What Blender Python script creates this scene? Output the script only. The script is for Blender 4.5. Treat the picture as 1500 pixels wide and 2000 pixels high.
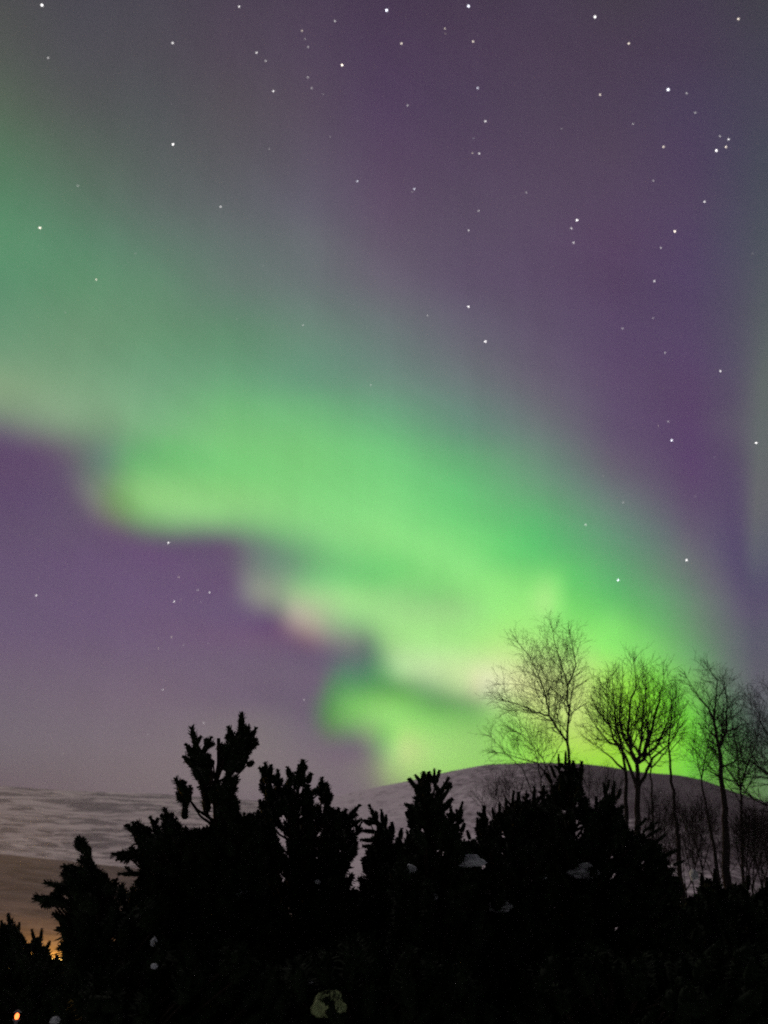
import bpy, math, random
import numpy as np

# ------------------------------------------------------------------ camera
SC = bpy.context.scene
for o in list(bpy.data.objects):
    bpy.data.objects.remove(o)
FPX = 1570.0                       # focal length in photo pixels (2000 px high)
HORIZON = 1830.0                   # photo row of the true horizon
PITCH = math.atan((HORIZON - 1000) / FPX)
CAMZ = 1.6
cam = bpy.data.cameras.new('camera')
cam_ob = bpy.data.objects.new('camera', cam)
SC.collection.objects.link(cam_ob)
cam_ob.location = (0, 0, CAMZ)
cam_ob.rotation_euler = (math.pi / 2 + PITCH, 0, 0)
cam.sensor_fit = 'VERTICAL'
cam.sensor_height = 24
cam.lens = 24 * FPX / 2000
cam.clip_end = 60000
cam.clip_start = 0.1
SC.camera = cam_ob
cam.dof.use_dof = True; cam.dof.focus_distance = 8.2; cam.dof.aperture_fstop = 0.85   # wide open, focused on the pines
SC.render.resolution_x, SC.render.resolution_y = 768, 1024
SC.view_settings.view_transform = 'Standard'
SC.view_settings.look = 'None'
SC.view_settings.exposure = 0
SC.view_settings.gamma = 1
SC.cycles.max_bounces = 4
SC.cycles.diffuse_bounces = 2
SC.cycles.volume_bounces = 1
SC.cycles.filter_width = 1.9
SC.cycles.use_denoising = False
SC.cycles.sample_clamp_direct = 4.0
SC.cycles.sample_clamp_indirect = 1.0

CP, SP = math.cos(PITCH), math.sin(PITCH)
def ray(px, py):
    """world direction of a point of the photograph"""
    x = px - 750.0; y = 1000.0 - py; z = FPX
    return np.array([x, z * CP - y * SP, z * SP + y * CP])
def at(px, py, D):
    """the world point seen at (px, py), D metres north of the camera"""
    r = ray(px, py)
    r = r * (D / r[1])
    return np.array([r[0], r[1], r[2] + CAMZ])
def mpp(D):
    return D / (FPX * CP)

def s2l(c):
    c = np.asarray(c, float) / 255.0
    return np.where(c <= 0.04045, c / 12.92, ((c + 0.055) / 1.055) ** 2.4)

# ------------------------------------------------------------------ the night sky with its aurora
# colours of the sky, read off by altitude (rows) and bearing (columns)
SKY = {
 -60: [(0,(72,76,84)),(300,(70,70,82)),(750,(68,58,82)),(1500,(62,62,80))],
 0: [(0,(76,84,84)),(150,(73,78,86)),(300,(74,75,86)),(450,(76,69,87)),(600,(76,66,88)),(750,(72,60,86)),(900,(70,60,84)),(1050,(71,62,88)),(1200,(68,63,84)),(1350,(68,62,88)),(1500,(64,66,82))],
 100: [(0,(80,94,88)),(150,(78,86,90)),(300,(77,80,88)),(450,(80,74,90)),(600,(80,70,92)),(750,(76,63,91)),(1050,(74,64,90)),(1350,(70,62,90)),(1500,(66,67,88))],
 200: [(0,(84,108,92)),(150,(82,94,92)),(300,(80,88,92)),(450,(84,82,92)),(600,(85,76,95)),(750,(80,66,96)),(900,(77,66,94)),(1050,(77,68,94)),(1200,(75,66,94)),(1350,(72,65,96)),(1500,(70,70,94))],
 300: [(0,(86,126,98)),(150,(86,110,98)),(300,(86,98,98)),(450,(88,90,98)),(600,(90,84,102)),(750,(86,72,100)),(900,(82,70,98)),(1200,(80,70,98)),(1350,(76,66,100)),(1430,(72,70,98)),(1500,(70,76,96))],
 400: [(0,(88,140,104)),(150,(90,126,104)),(300,(92,110,106)),(450,(94,101,107)),(600,(97,96,112)),(750,(93,80,106)),(900,(87,77,103)),(1050,(86,75,103)),(1200,(83,71,103)),(1350,(79,69,102)),(1440,(74,74,100)),(1500,(72,80,98))],
 470: [(0,(92,146,108)),(150,(92,138,108)),(300,(96,124,110)),(450,(98,112,112)),(600,(102,108,116)),(750,(97,88,110)),(900,(90,80,106)),(1050,(88,76,106)),(1200,(86,70,105)),(1350,(80,69,105)),(1430,(76,76,102)),(1500,(76,85,100))],
 550: [(0,(92,146,110)),(150,(96,147,110)),(300,(99,141,112)),(450,(102,124,115)),(600,(105,117,119)),(750,(103,100,117)),(900,(94,84,111)),(1050,(89,77,107)),(1200,(85,70,105)),(1350,(81,70,106)),(1430,(79,77,103)),(1500,(80,89,101))],
 650: [(0,(104,153,116)),(150,(108,155,117)),(300,(101,151,113)),(450,(98,147,113)),(600,(106,137,120)),(750,(108,123,123)),(900,(101,101,118)),(1050,(95,86,113)),(1200,(88,74,109)),(1350,(85,72,108)),(1430,(83,80,105)),(1500,(88,98,105))],
 700: [(0,(116,160,122)),(150,(112,158,120)),(300,(106,160,120)),(450,(102,156,118)),(600,(104,146,122)),(750,(109,132,125)),(900,(104,110,120)),(1050,(98,91,115)),(1200,(90,75,110)),(1350,(86,71,108)),(1430,(84,80,106)),(1500,(92,103,107))],
 750: [(0,(134,169,129)),(120,(124,167,127)),(300,(114,168,126)),(450,(109,173,124)),(600,(105,156,124)),(750,(112,145,128)),(900,(108,123,124)),(1050,(102,99,118)),(1200,(93,79,112)),(1350,(88,71,108)),(1430,(86,80,106)),(1500,(96,108,108))],
 795: [(0,(130,158,126)),(100,(134,168,132)),(200,(128,170,130)),(300,(120,176,129)),(450,(116,188,124)),(600,(112,180,124)),(750,(110,164,128)),(900,(107,136,125)),(1050,(106,110,121)),(1200,(94,81,113)),(1350,(89,71,109)),(1430,(87,80,106)),(1500,(98,110,110))],
 825: [(0,(112,122,120)),(80,(128,154,127)),(160,(132,168,130)),(300,(122,180,129)),(450,(120,193,124)),(600,(116,188,124)),(750,(111,174,127)),(900,(106,144,125)),(1050,(108,118,122)),(1200,(95,82,113)),(1350,(90,71,110)),(1500,(99,111,111))],
 855: [(0,(98,84,112)),(70,(112,110,118)),(140,(122,140,122)),(200,(124,158,124)),(280,(122,180,127)),(450,(124,198,124)),(600,(121,197,124)),(750,(113,189,126)),(900,(106,153,124)),(1050,(110,128,124)),(1200,(96,85,114)),(1350,(90,71,110)),(1430,(88,79,106)),(1500,(100,112,111))],
 885: [(0,(94,77,111)),(90,(98,83,112)),(150,(108,112,118)),(205,(108,142,120)),(260,(112,176,120)),(340,(118,192,122)),(450,(123,200,122)),(600,(125,203,124)),(750,(117,199,126)),(900,(105,170,121)),(1050,(111,141,124)),(1200,(100,92,115)),(1350,(90,71,110)),(1430,(89,80,107)),(1500,(102,115,111))],
 920: [(0,(94,76,110)),(110,(95,80,111)),(160,(105,108,117)),(210,(110,146,118)),(260,(116,182,118)),(340,(122,198,122)),(450,(124,203,122)),(600,(127,206,125)),(750,(121,206,127)),(900,(106,183,121)),(1050,(110,150,124)),(1200,(104,102,118)),(1350,(92,73,111)),(1440,(88,78,107)),(1500,(106,117,112))],
 950: [(0,(94,76,110)),(120,(94,79,110)),(165,(112,114,118)),(215,(120,154,114)),(260,(130,188,120)),(320,(140,203,126)),(450,(134,206,124)),(600,(129,208,126)),(750,(126,211,128)),(900,(108,195,122)),(1050,(110,161,124)),(1200,(107,114,121)),(1350,(95,77,112)),(1440,(88,78,108)),(1500,(108,118,112))],
 985: [(0,(95,78,111)),(130,(95,81,111)),(175,(116,116,116)),(215,(130,152,116)),(270,(142,194,124)),(350,(150,207,133)),(450,(146,208,131)),(600,(134,212,128)),(750,(132,216,131)),(900,(111,202,122)),(1050,(105,173,120)),(1200,(110,128,123)),(1350,(97,83,114)),(1440,(89,78,109)),(1500,(110,120,112))],
 1010: [(0,(97,81,112)),(170,(98,84,112)),(210,(118,112,116)),(260,(124,146,118)),(330,(136,180,126)),(400,(138,184,128)),(450,(140,190,129)),(550,(138,206,130)),(650,(136,216,131)),(750,(138,220,132)),(900,(114,206,122)),(1050,(101,183,118)),(1200,(108,137,122)),(1350,(100,89,115)),(1440,(89,78,110)),(1500,(109,119,113))],
 1035: [(0,(99,83,113)),(220,(101,86,114)),(270,(108,104,116)),(330,(118,138,120)),(400,(122,148,121)),(470,(126,164,124)),(550,(132,196,128)),(650,(138,213,131)),(750,(140,222,132)),(900,(122,212,124)),(1050,(98,190,116)),(1200,(105,145,121)),(1350,(102,95,116)),(1440,(89,78,110)),(1500,(107,118,114))],
 1060: [(0,(100,84,114)),(300,(102,86,115)),(370,(104,94,115)),(440,(104,98,114)),(490,(112,132,120)),(560,(118,168,124)),(640,(132,204,129)),(750,(142,222,132)),(860,(138,222,130)),(960,(116,212,120)),(1050,(98,197,115)),(1200,(103,152,119)),(1350,(105,102,117)),(1440,(88,77,110)),(1500,(105,116,114))],
 1090: [(0,(101,85,115)),(300,(104,84,118)),(430,(102,88,115)),(480,(110,112,118)),(540,(112,138,122)),(600,(112,172,120)),(670,(120,200,122)),(750,(128,215,125)),(830,(142,226,132)),(920,(136,222,129)),(1000,(108,205,116)),(1100,(102,190,113)),(1200,(102,163,117)),(1350,(109,112,118)),(1440,(88,78,110)),(1500,(101,110,113))],
 1120: [(0,(103,87,116)),(300,(105,85,119)),(440,(104,86,116)),(480,(118,116,124)),(540,(124,142,128)),(600,(120,182,124)),(680,(120,206,122)),(740,(116,206,118)),(820,(132,214,124)),(900,(148,231,134)),(980,(136,222,124)),(1040,(124,212,118)),(1080,(124,214,118)),(1120,(104,198,111)),(1200,(101,172,114)),(1300,(108,136,116)),(1380,(108,108,117)),(1450,(88,78,109)),(1500,(96,102,112))],
 1150: [(0,(104,88,116)),(300,(106,87,119)),(430,(104,85,116)),(465,(112,100,122)),(485,(134,132,134)),(530,(148,156,138)),(590,(142,196,134)),(670,(140,214,132)),(740,(128,208,124)),(820,(130,208,122)),(900,(140,220,126)),(960,(150,231,130)),(1020,(142,226,124)),(1062,(160,240,134)),(1080,(158,238,132)),(1110,(112,207,112)),(1200,(100,181,111)),(1300,(106,148,115)),(1390,(108,110,117)),(1460,(90,80,109)),(1500,(90,90,109))],
 1180: [(0,(106,90,117)),(300,(108,88,120)),(455,(106,88,118)),(490,(126,120,128)),(550,(158,158,146)),(595,(172,196,150)),(680,(160,220,142)),(760,(156,220,138)),(830,(148,206,132)),(890,(150,208,132)),(960,(152,232,130)),(1030,(156,240,128)),(1068,(180,252,144)),(1110,(128,220,113)),(1200,(105,196,108)),(1280,(106,170,112)),(1380,(110,124,116)),(1460,(96,86,111)),(1500,(89,82,107))],
 1210: [(0,(107,91,118)),(300,(109,90,120)),(500,(108,94,120)),(545,(124,108,126)),(575,(170,160,150)),(600,(178,180,154)),(640,(158,188,142)),(700,(152,210,138)),(780,(166,224,142)),(860,(164,222,140)),(930,(162,228,138)),(1000,(162,242,128)),(1060,(160,240,128)),(1120,(130,222,112)),(1170,(124,214,110)),(1200,(138,222,122)),(1230,(116,196,108)),(1280,(108,178,111)),(1360,(110,138,115)),(1440,(102,98,113)),(1500,(89,82,106))],
 1235: [(0,(108,92,118)),(300,(111,92,120)),(540,(108,90,118)),(580,(136,120,130)),(625,(162,150,142)),(670,(140,156,130)),(710,(136,164,128)),(745,(154,206,134)),(800,(166,226,140)),(900,(162,230,134)),(980,(170,244,130)),(1050,(166,246,126)),(1150,(146,234,116)),(1220,(134,224,112)),(1300,(112,182,110)),(1400,(108,122,114)),(1500,(90,83,106))],
 1260: [(0,(110,94,118)),(300,(112,95,121)),(580,(108,92,117)),(640,(116,106,120)),(690,(112,118,119)),(725,(110,134,118)),(760,(156,204,136)),(820,(172,228,144)),(900,(174,232,142)),(980,(184,248,138)),(1080,(172,250,124)),(1180,(140,232,112)),(1270,(130,208,110)),(1350,(112,158,112)),(1430,(104,110,113)),(1500,(91,84,106))],
 1290: [(0,(112,97,118)),(300,(114,98,120)),(620,(110,96,117)),(665,(106,112,116)),(715,(102,124,113)),(745,(124,164,122)),(780,(184,222,160)),(850,(194,234,162)),(920,(198,236,158)),(980,(208,252,156)),(1060,(200,254,142)),(1130,(184,250,128)),(1190,(160,238,114)),(1270,(136,216,106)),(1350,(114,172,110)),(1430,(105,116,112)),(1500,(94,86,106))],
 1320: [(0,(113,100,118)),(300,(116,101,120)),(620,(110,97,117)),(655,(102,120,110)),(710,(90,134,104)),(745,(94,142,102)),(780,(150,196,136)),(830,(186,220,162)),(890,(202,230,162)),(945,(232,248,186)),(975,(226,252,176)),(1050,(214,254,146)),(1130,(198,254,130)),(1190,(172,246,100)),(1260,(148,234,84)),(1330,(128,190,100)),(1420,(108,122,111)),(1500,(97,88,107))],
 1345: [(0,(114,102,118)),(300,(118,103,120)),(600,(111,98,117)),(640,(104,126,108)),(695,(94,160,94)),(750,(94,156,94)),(800,(100,150,98)),(850,(132,172,120)),(900,(186,212,152)),(950,(228,242,180)),(980,(228,250,172)),(1060,(214,254,140)),(1140,(202,254,120)),(1200,(168,248,80)),(1260,(146,240,62)),(1330,(128,198,90)),(1420,(108,126,110)),(1500,(98,90,107))],
 1370: [(0,(115,104,118)),(300,(120,105,120)),(600,(110,98,116)),(632,(100,130,102)),(690,(118,186,102)),(750,(134,204,110)),(800,(128,194,106)),(860,(104,156,96)),(920,(128,164,112)),(970,(190,220,146)),(1040,(212,252,136)),(1140,(204,254,116)),(1200,(164,248,70)),(1270,(146,242,52)),(1340,(124,200,80)),(1430,(104,126,106)),(1500,(98,91,106))],
 1400: [(0,(116,106,118)),(300,(121,108,120)),(500,(124,113,120)),(603,(112,100,116)),(630,(96,134,96)),(690,(126,186,106)),(750,(156,220,124)),(800,(146,216,114)),(860,(136,204,106)),(930,(128,186,104)),(980,(156,206,112)),(1040,(196,246,116)),(1130,(204,254,108)),(1200,(166,250,64)),(1280,(148,246,48)),(1350,(124,202,76)),(1430,(102,130,102)),(1500,(97,93,105))],
 1430: [(0,(117,107,118)),(300,(122,110,120)),(500,(126,116,121)),(610,(114,104,117)),(640,(104,126,102)),(700,(130,160,114)),(745,(154,208,126)),(800,(162,226,126)),(870,(150,208,116)),(940,(148,200,110)),(1010,(158,218,96)),(1080,(186,250,94)),(1150,(194,254,92)),(1210,(166,252,60)),(1290,(150,248,48)),(1360,(126,208,72)),(1440,(100,132,96)),(1500,(95,96,103))],
 1460: [(0,(117,108,117)),(300,(124,112,120)),(500,(128,118,121)),(630,(120,108,117)),(700,(128,122,119)),(735,(150,172,128)),(785,(186,228,138)),(860,(162,214,122)),(940,(154,206,114)),(1010,(152,216,90)),(1090,(176,250,82)),(1150,(184,254,76)),(1210,(164,254,56)),(1290,(152,252,48)),(1360,(126,210,70)),(1440,(102,142,92)),(1500,(96,104,100))],
 1490: [(0,(115,105,113)),(300,(124,112,118)),(500,(128,117,120)),(660,(122,110,118)),(715,(130,126,120)),(760,(164,192,130)),(800,(182,222,134)),(870,(160,212,120)),(950,(150,204,110)),(1050,(156,230,84)),(1200,(160,252,56)),(1290,(150,250,50)),(1360,(122,200,72)),(1440,(106,152,88)),(1500,(100,120,98))],
 1520: [(0,(112,101,109)),(300,(124,112,117)),(500,(126,116,119)),(680,(122,110,118)),(725,(130,124,120)),(765,(156,176,124)),(820,(164,204,120)),(900,(156,204,110)),(1050,(154,226,80)),(1200,(156,248,56)),(1290,(146,240,54)),(1360,(118,188,72)),(1440,(108,150,86)),(1500,(104,130,96))],
 1560: [(0,(110,98,106)),(300,(122,110,115)),(700,(122,110,117)),(780,(130,136,112)),(1000,(140,190,90)),(1250,(130,200,70)),(1500,(104,130,92))],
 1650: [(0,(106,94,102)),(700,(118,106,112)),(1000,(116,130,96)),(1500,(100,116,92))],
}
# finer readings along the ragged lower edge of the aurora
EDGE = {  # (x, rgb) by row
 830: [(0,(112,120,120)),(50,(122,140,124)),(110,(129,156,128)),(160,(124,158,126)),(215,(122,160,124))],
 848: [(0,(98,90,114)),(50,(116,116,122)),(110,(120,132,121)),(160,(118,142,118)),(215,(116,152,120))],
 867: [(0,(94,82,112)),(60,(96,88,111)),(110,(110,114,118)),(160,(112,126,118)),(215,(113,142,120)),(250,(110,166,118)),(330,(115,190,118))],
 900: [(0,(94,76,110)),(70,(94,78,110)),(130,(100,92,112)),(165,(102,116,112)),(200,(104,132,118)),(217,(110,134,117)),(235,(105,156,108)),(280,(108,178,110)),(340,(117,192,117))],
 930: [(60,(94,77,110)),(115,(96,84,112)),(160,(108,112,118)),(185,(114,130,118)),(215,(121,142,119)),(230,(118,160,111)),(270,(126,188,116)),(340,(130,200,122))],
 960: [(60,(94,78,111)),(132,(98,84,112)),(165,(118,120,122)),(190,(122,134,121)),(218,(119,150,106)),(240,(128,176,112)),(290,(144,202,127)),(400,(138,205,126))],
 990: [(60,(95,79,112)),(152,(98,86,112)),(172,(114,110,116)),(190,(124,128,119)),(213,(116,140,103)),(250,(124,172,108)),(290,(142,202,126)),(350,(148,208,132)),(420,(144,208,130))],
 1012: [(60,(97,81,112)),(182,(100,88,114)),(202,(116,110,116)),(222,(120,126,109)),(250,(118,148,108)),(290,(132,182,120)),(340,(142,196,130)),(400,(142,198,130)),(470,(136,196,128))],
 1030: [(60,(98,83,113)),(208,(103,88,114)),(230,(112,104,112)),(260,(110,122,108)),(290,(112,138,112)),(340,(124,160,122)),(400,(124,158,122)),(470,(128,178,124)),(540,(132,200,128))],
 1048: [(60,(99,84,113)),(245,(101,86,115)),(290,(105,106,112)),(340,(106,116,112)),(400,(108,115,114)),(445,(105,106,114)),(490,(114,138,120)),(560,(124,184,125))],
 1064: [(60,(100,84,114)),(290,(103,85,116)),(400,(100,88,116)),(440,(104,92,114)),(490,(112,126,120)),(560,(117,166,123)),(640,(130,204,128))],
 1107: [(300,(105,85,118)),(440,(105,84,118)),(468,(106,96,118)),(490,(118,128,124)),(530,(118,150,126)),(570,(118,152,124)),(620,(122,186,124)),(700,(124,202,124)),(780,(122,212,120))],
 1140: [(300,(105,86,118)),(440,(104,84,116)),(460,(110,92,120)),(478,(136,134,136)),(500,(141,152,136)),(540,(139,162,136)),(590,(140,188,136)),(640,(140,208,134)),(720,(130,208,124)),(790,(138,214,127))],
 1165: [(300,(107,87,119)),(448,(106,88,118)),(478,(124,122,130)),(505,(142,146,136)),(550,(146,162,140)),(580,(170,196,147)),(620,(170,208,148)),(700,(162,222,140)),(780,(150,212,134))],
 1185: [(300,(108,88,120)),(462,(106,89,118)),(490,(116,104,122)),(518,(132,130,130)),(542,(130,138,127)),(560,(152,162,141)),(580,(184,184,162)),(620,(177,200,152)),(680,(158,216,140)),(760,(156,218,138))],
 1205: [(300,(109,90,118)),(500,(108,90,120)),(532,(108,82,117)),(545,(124,104,122)),(560,(160,150,146)),(580,(184,175,160)),(605,(178,178,154)),(640,(160,186,144)),(700,(156,213,138)),(780,(166,224,141))],
 1225: [(300,(110,91,119)),(530,(107,86,118)),(555,(124,98,118)),(575,(150,128,132)),(600,(174,158,148)),(625,(168,164,146)),(650,(148,174,137)),(700,(137,180,130)),(732,(150,204,134)),(780,(164,224,140))],
 1245: [(300,(112,93,120)),(568,(116,89,116)),(590,(138,108,118)),(620,(150,128,132)),(650,(144,148,134)),(690,(139,152,131)),(718,(126,148,123)),(746,(156,204,136)),(790,(166,226,140))],
 1265: [(300,(113,96,121)),(600,(112,92,118)),(650,(112,104,120)),(690,(107,120,117)),(715,(101,124,112)),(733,(104,152,115)),(760,(160,208,137)),(800,(178,230,148))],
 1300: [(300,(115,99,120)),(618,(112,98,118)),(640,(108,104,118)),(668,(96,125,111)),(700,(95,126,111)),(722,(95,134,109)),(745,(130,180,123)),(775,(188,227,165)),(830,(194,232,162))],
 1325: [(300,(117,101,120)),(618,(112,98,118)),(638,(110,108,118)),(655,(97,132,109)),(700,(97,142,110)),(730,(88,148,98)),(760,(102,164,104)),(790,(160,204,140)),(840,(186,220,162))],
 1345: [(300,(118,103,120)),(612,(112,98,118)),(630,(107,110,113)),(648,(90,145,94)),(700,(98,161,98)),(740,(102,162,95)),(790,(98,154,92)),(830,(118,166,112)),(880,(168,202,142))],
 1380: [(300,(120,106,120)),(603,(113,100,118)),(622,(111,112,116)),(635,(86,136,86)),(680,(124,188,103)),(740,(147,210,112)),(790,(141,212,108)),(850,(112,170,100)),(900,(116,166,104))],
 1410: [(500,(125,115,121)),(600,(114,104,118)),(620,(112,114,118)),(632,(90,130,84)),(660,(112,168,95)),(720,(138,192,116)),(780,(159,222,126)),(850,(142,208,112))],
 1425: [(500,(126,116,121)),(613,(116,106,118)),(633,(99,122,91)),(660,(107,144,99)),(690,(119,156,111)),(720,(146,178,124)),(755,(140,206,112)),(790,(170,230,126)),(860,(150,210,116))],
 1440: [(500,(127,117,121)),(620,(118,108,120)),(650,(117,112,116)),(690,(116,118,114)),(720,(132,150,118)),(750,(134,194,112)),(790,(180,232,132)),(860,(156,212,120))],
 1458: [(500,(128,118,121)),(640,(118,106,118)),(690,(116,104,118)),(720,(125,130,120)),(745,(136,178,120)),(790,(200,242,146)),(860,(168,216,126))],
 1480: [(500,(128,118,121)),(700,(118,107,118)),(730,(128,128,122)),(760,(157,192,132)),(790,(194,238,144)),(860,(164,214,124))],
}
def _at(k, x):
    ks = sorted(SKY_BASE); i = max(0, min(len(ks) - 2, int(np.searchsorted(ks, k, side='right')) - 1))
    t = (k - ks[i]) / (ks[i + 1] - ks[i]); o = []
    for c in range(3):
        a = np.interp(x, [p[0] for p in SKY_BASE[ks[i]]], [p[1][c] for p in SKY_BASE[ks[i]]])
        b = np.interp(x, [p[0] for p in SKY_BASE[ks[i + 1]]], [p[1][c] for p in SKY_BASE[ks[i + 1]]])
        o.append(a * (1 - t) + b * t)
    return tuple(o)
SKY_BASE = dict(SKY)
for k in [k for k in SKY if any(0 < abs(k - e) < 10 for e in EDGE)]: del SKY[k]
for k, pts in EDGE.items():
    xs_ = sorted({p[0] for q in SKY_BASE.values() for p in q})
    left = [(x, _at(k, x)) for x in xs_ if x < pts[0][0] - 40]
    right = [(x, _at(k, x)) for x in xs_ if x > pts[-1][0] + 40]
    SKY[k] = left + pts + right
SKEYS = sorted(SKY)
def sky_colour(px, py):
    """px, py arrays -> linear rgb"""
    px = np.clip(px, -40, 1540); py = np.clip(py, SKEYS[0], SKEYS[-1])
    rows = []
    for k in SKEYS:
        xs = [p[0] for p in SKY[k]]; cs = np.array([p[1] for p in SKY[k]], float)
        rows.append(np.stack([np.interp(px, xs, cs[:, c]) for c in range(3)], -1))
    rows = np.array(rows)
    i = np.clip(np.searchsorted(SKEYS, py, side='right') - 1, 0, len(SKEYS) - 2)
    k = np.array(SKEYS, float)
    t = ((py - k[i]) / (k[i + 1] - k[i]))[..., None]
    idx = np.indices(px.shape)
    a = rows[(i,) + tuple(idx)]; b = rows[(i + 1,) + tuple(idx)]
    c = a * (1 - t) + b * t
    up = np.clip((900 - py) / 500.0, 0, 1)[..., None]
    c = c + up * np.clip((px - 700) / 500.0, 0, 1)[..., None] * np.array([1.5, 0.5, -4.0])
    lf = (np.clip((500 - px) / 400.0, 0, 1) * np.clip((620 - py) / 250.0, 0, 1) * np.clip((py + 200) / 300.0, 0, 1))[..., None]
    c = c + lf * np.array([1.0, -6.0, -1.0])
    dk = np.clip((135 - c[..., 1]) / 30.0, 0, 1)[..., None]
    c = c + dk * np.array([2.5, 0.0, -2.5]) * np.clip((1200 - py) / 300.0, 0, 1)[..., None]
    md = (np.clip((700 - px) / 300.0, 0, 1) * np.clip((py - 500) / 120.0, 0, 1) * np.clip((900 - py) / 150.0, 0, 1))[..., None]
    c = c + md * np.array([2.0, -5.0, 0.0])
    hot = np.exp(-((px - 1190) / 150.0) ** 2 - ((py - 1430) / 85.0) ** 2)[..., None]
    return s2l(c) * (1 + hot * np.array([-0.04, 0.30, 0.6]))

NR, NC = 58, 60           # NC columns are held by two colour ramps per row
EL0, EL1 = math.radians(4.0), math.radians(64.0)
def az_half(el):                       # half-width of the bearings covered at an altitude
    return 0.42 + 0.36 * (el / 1.05) ** 2
def pix_of(az, el):
    d = np.stack([np.sin(az) * np.cos(el), np.cos(az) * np.cos(el), np.sin(el)], -1)
    zc = d[..., 1] * CP + d[..., 2] * SP
    yc = -d[..., 1] * SP + d[..., 2] * CP
    return 750 + FPX * d[..., 0] / zc, 1000 - FPX * yc / zc
els = np.linspace(EL0, EL1, NR)
us = np.linspace(0, 1, NC)
F = np.zeros((NR, NC, 3))
sub = [(-.3, -.3), (.3, .3), (-.3, .3), (.3, -.3), (0, 0)]
for a, b in sub:
    E, U = np.meshgrid(els + a * (els[1] - els[0]), us + b * (us[1] - us[0]), indexing='ij')
    X, Y = pix_of((U * 2 - 1) * az_half(E), E)
    F += sky_colour(X, Y) / len(sub)
# sharpen so that the smooth basis functions reproduce the field
wv = np.exp(-(np.arange(NR)[:, None] - np.arange(NR)[None, :]) ** 2.0); wv /= wv.sum(1, keepdims=True)
wu = np.zeros((NC, NC))
for i in range(NC):
    for d, w in ((-1, 1 / 6), (0, 4 / 6), (1, 1 / 6)):
        wu[i, min(max(i + d, 0), NC - 1)] += w
# the air in front of the sky dims it and adds its own scattered light
HAZE_D, HX, HT = 0.00008, 8400.0, 1050.0
AIR = np.array([0.215, 0.19, 0.20])
A_ = (us * 2 - 1)[None] * az_half(els)[:, None]; E_ = els[:, None] + A_ * 0
path = np.minimum(HT / np.sin(E_), HX / (np.cos(E_) * np.cos(A_)))
TR = np.exp(-HAZE_D * path)[..., None]
F = np.maximum((F - AIR * (1 - TR)) / TR, 0.002)
C = F.copy()
for _ in range(3):
    C += F - np.einsum('ij,jkc->ikc', wv, np.einsum('kl,ilc->ikc', wu, C))
C = np.clip(C, 0.0, 4.0)
HALF = NC // 2

W = bpy.data.worlds.new('World'); SC.world = W; W.use_nodes = True
nt = W.node_tree; nt.nodes.clear()
class N:
    def __init__(s, nt): s.nt = nt
    def new(s, typ, **kw):
        n = s.nt.nodes.new(typ)
        for k, v in kw.items(): setattr(n, k, v)
        return n
    def link(s, a, b): s.nt.links.new(a, b)
    def math(s, op, a, b=None, c=None, clamp=False):
        n = s.nt.nodes.new('ShaderNodeMath'); n.operation = op; n.use_clamp = clamp
        for i, v in enumerate((a, b, c)):
            if v is None: continue
            if isinstance(v, (int, float)): n.inputs[i].default_value = v
            else: s.link(v, n.inputs[i])
        return n.outputs[0]
    def vec(s, op, a, b=None, scale=None):
        n = s.nt.nodes.new('ShaderNodeVectorMath'); n.operation = op
        for i, v in enumerate((a, b)):
            if v is None: continue
            if isinstance(v, (tuple, list)): n.inputs[i].default_value = v
            else: s.link(v, n.inputs[i])
        if scale is not None:
            if isinstance(scale, (int, float)): n.inputs['Scale'].default_value = scale
            else: s.link(scale, n.inputs['Scale'])
        return n.outputs['Value'] if op in ('DOT_PRODUCT', 'LENGTH') else n.outputs[0]
w = N(nt)
tc = w.new('ShaderNodeTexCoord')
nrm = w.vec('NORMALIZE', tc.outputs['Generated'])
# a faint drifting unevenness of the glow
sep = w.new('ShaderNodeSeparateXYZ'); w.link(nrm, sep.inputs[0])
el = w.math('ARCSINE', sep.outputs[2])
az = w.math('ARCTAN2', sep.outputs[0], sep.outputs[1])
elc = w.math('MINIMUM', w.math('MAXIMUM', el, EL0), EL1)
half = w.math('ADD', w.math('MULTIPLY', w.math('POWER', w.math('DIVIDE', elc, 1.05), 2.0), 0.36), 0.42)
u = w.math('ADD', w.math('DIVIDE', az, w.math('MULTIPLY', half, 2.0)), 0.5, clamp=True)
v = w.math('MINIMUM', w.math('MAXIMUM', w.math('DIVIDE', w.math('SUBTRACT', elc, EL0), (EL1 - EL0) / (NR - 1)), 2.0), NR - 3.0)
acc = None
uA = w.math('MULTIPLY', u, (NC - 1.0) / (HALF + 1.0), clamp=True)
uB = w.math('DIVIDE', w.math('SUBTRACT', u, us[HALF - 2]), 1.0 - us[HALF - 2], clamp=True)
mid = w.math('MULTIPLY_ADD', u, NC - 1.0, -(HALF - 1.0), clamp=True)      # hands over between the halves
def ramp(g, cols, drive):
    r = g.new('ShaderNodeValToRGB'); cr = r.color_ramp; cr.interpolation = 'B_SPLINE'
    k = len(cols)
    for j in range(k - 2): cr.elements.new((j + 1) / (k - 1))
    for j in range(k):
        cr.elements[j].position = j / (k - 1)
        cr.elements[j].color = (*[float(x) for x in cols[j]], 1)
    return r.outputs[0], r.inputs[0]
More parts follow.
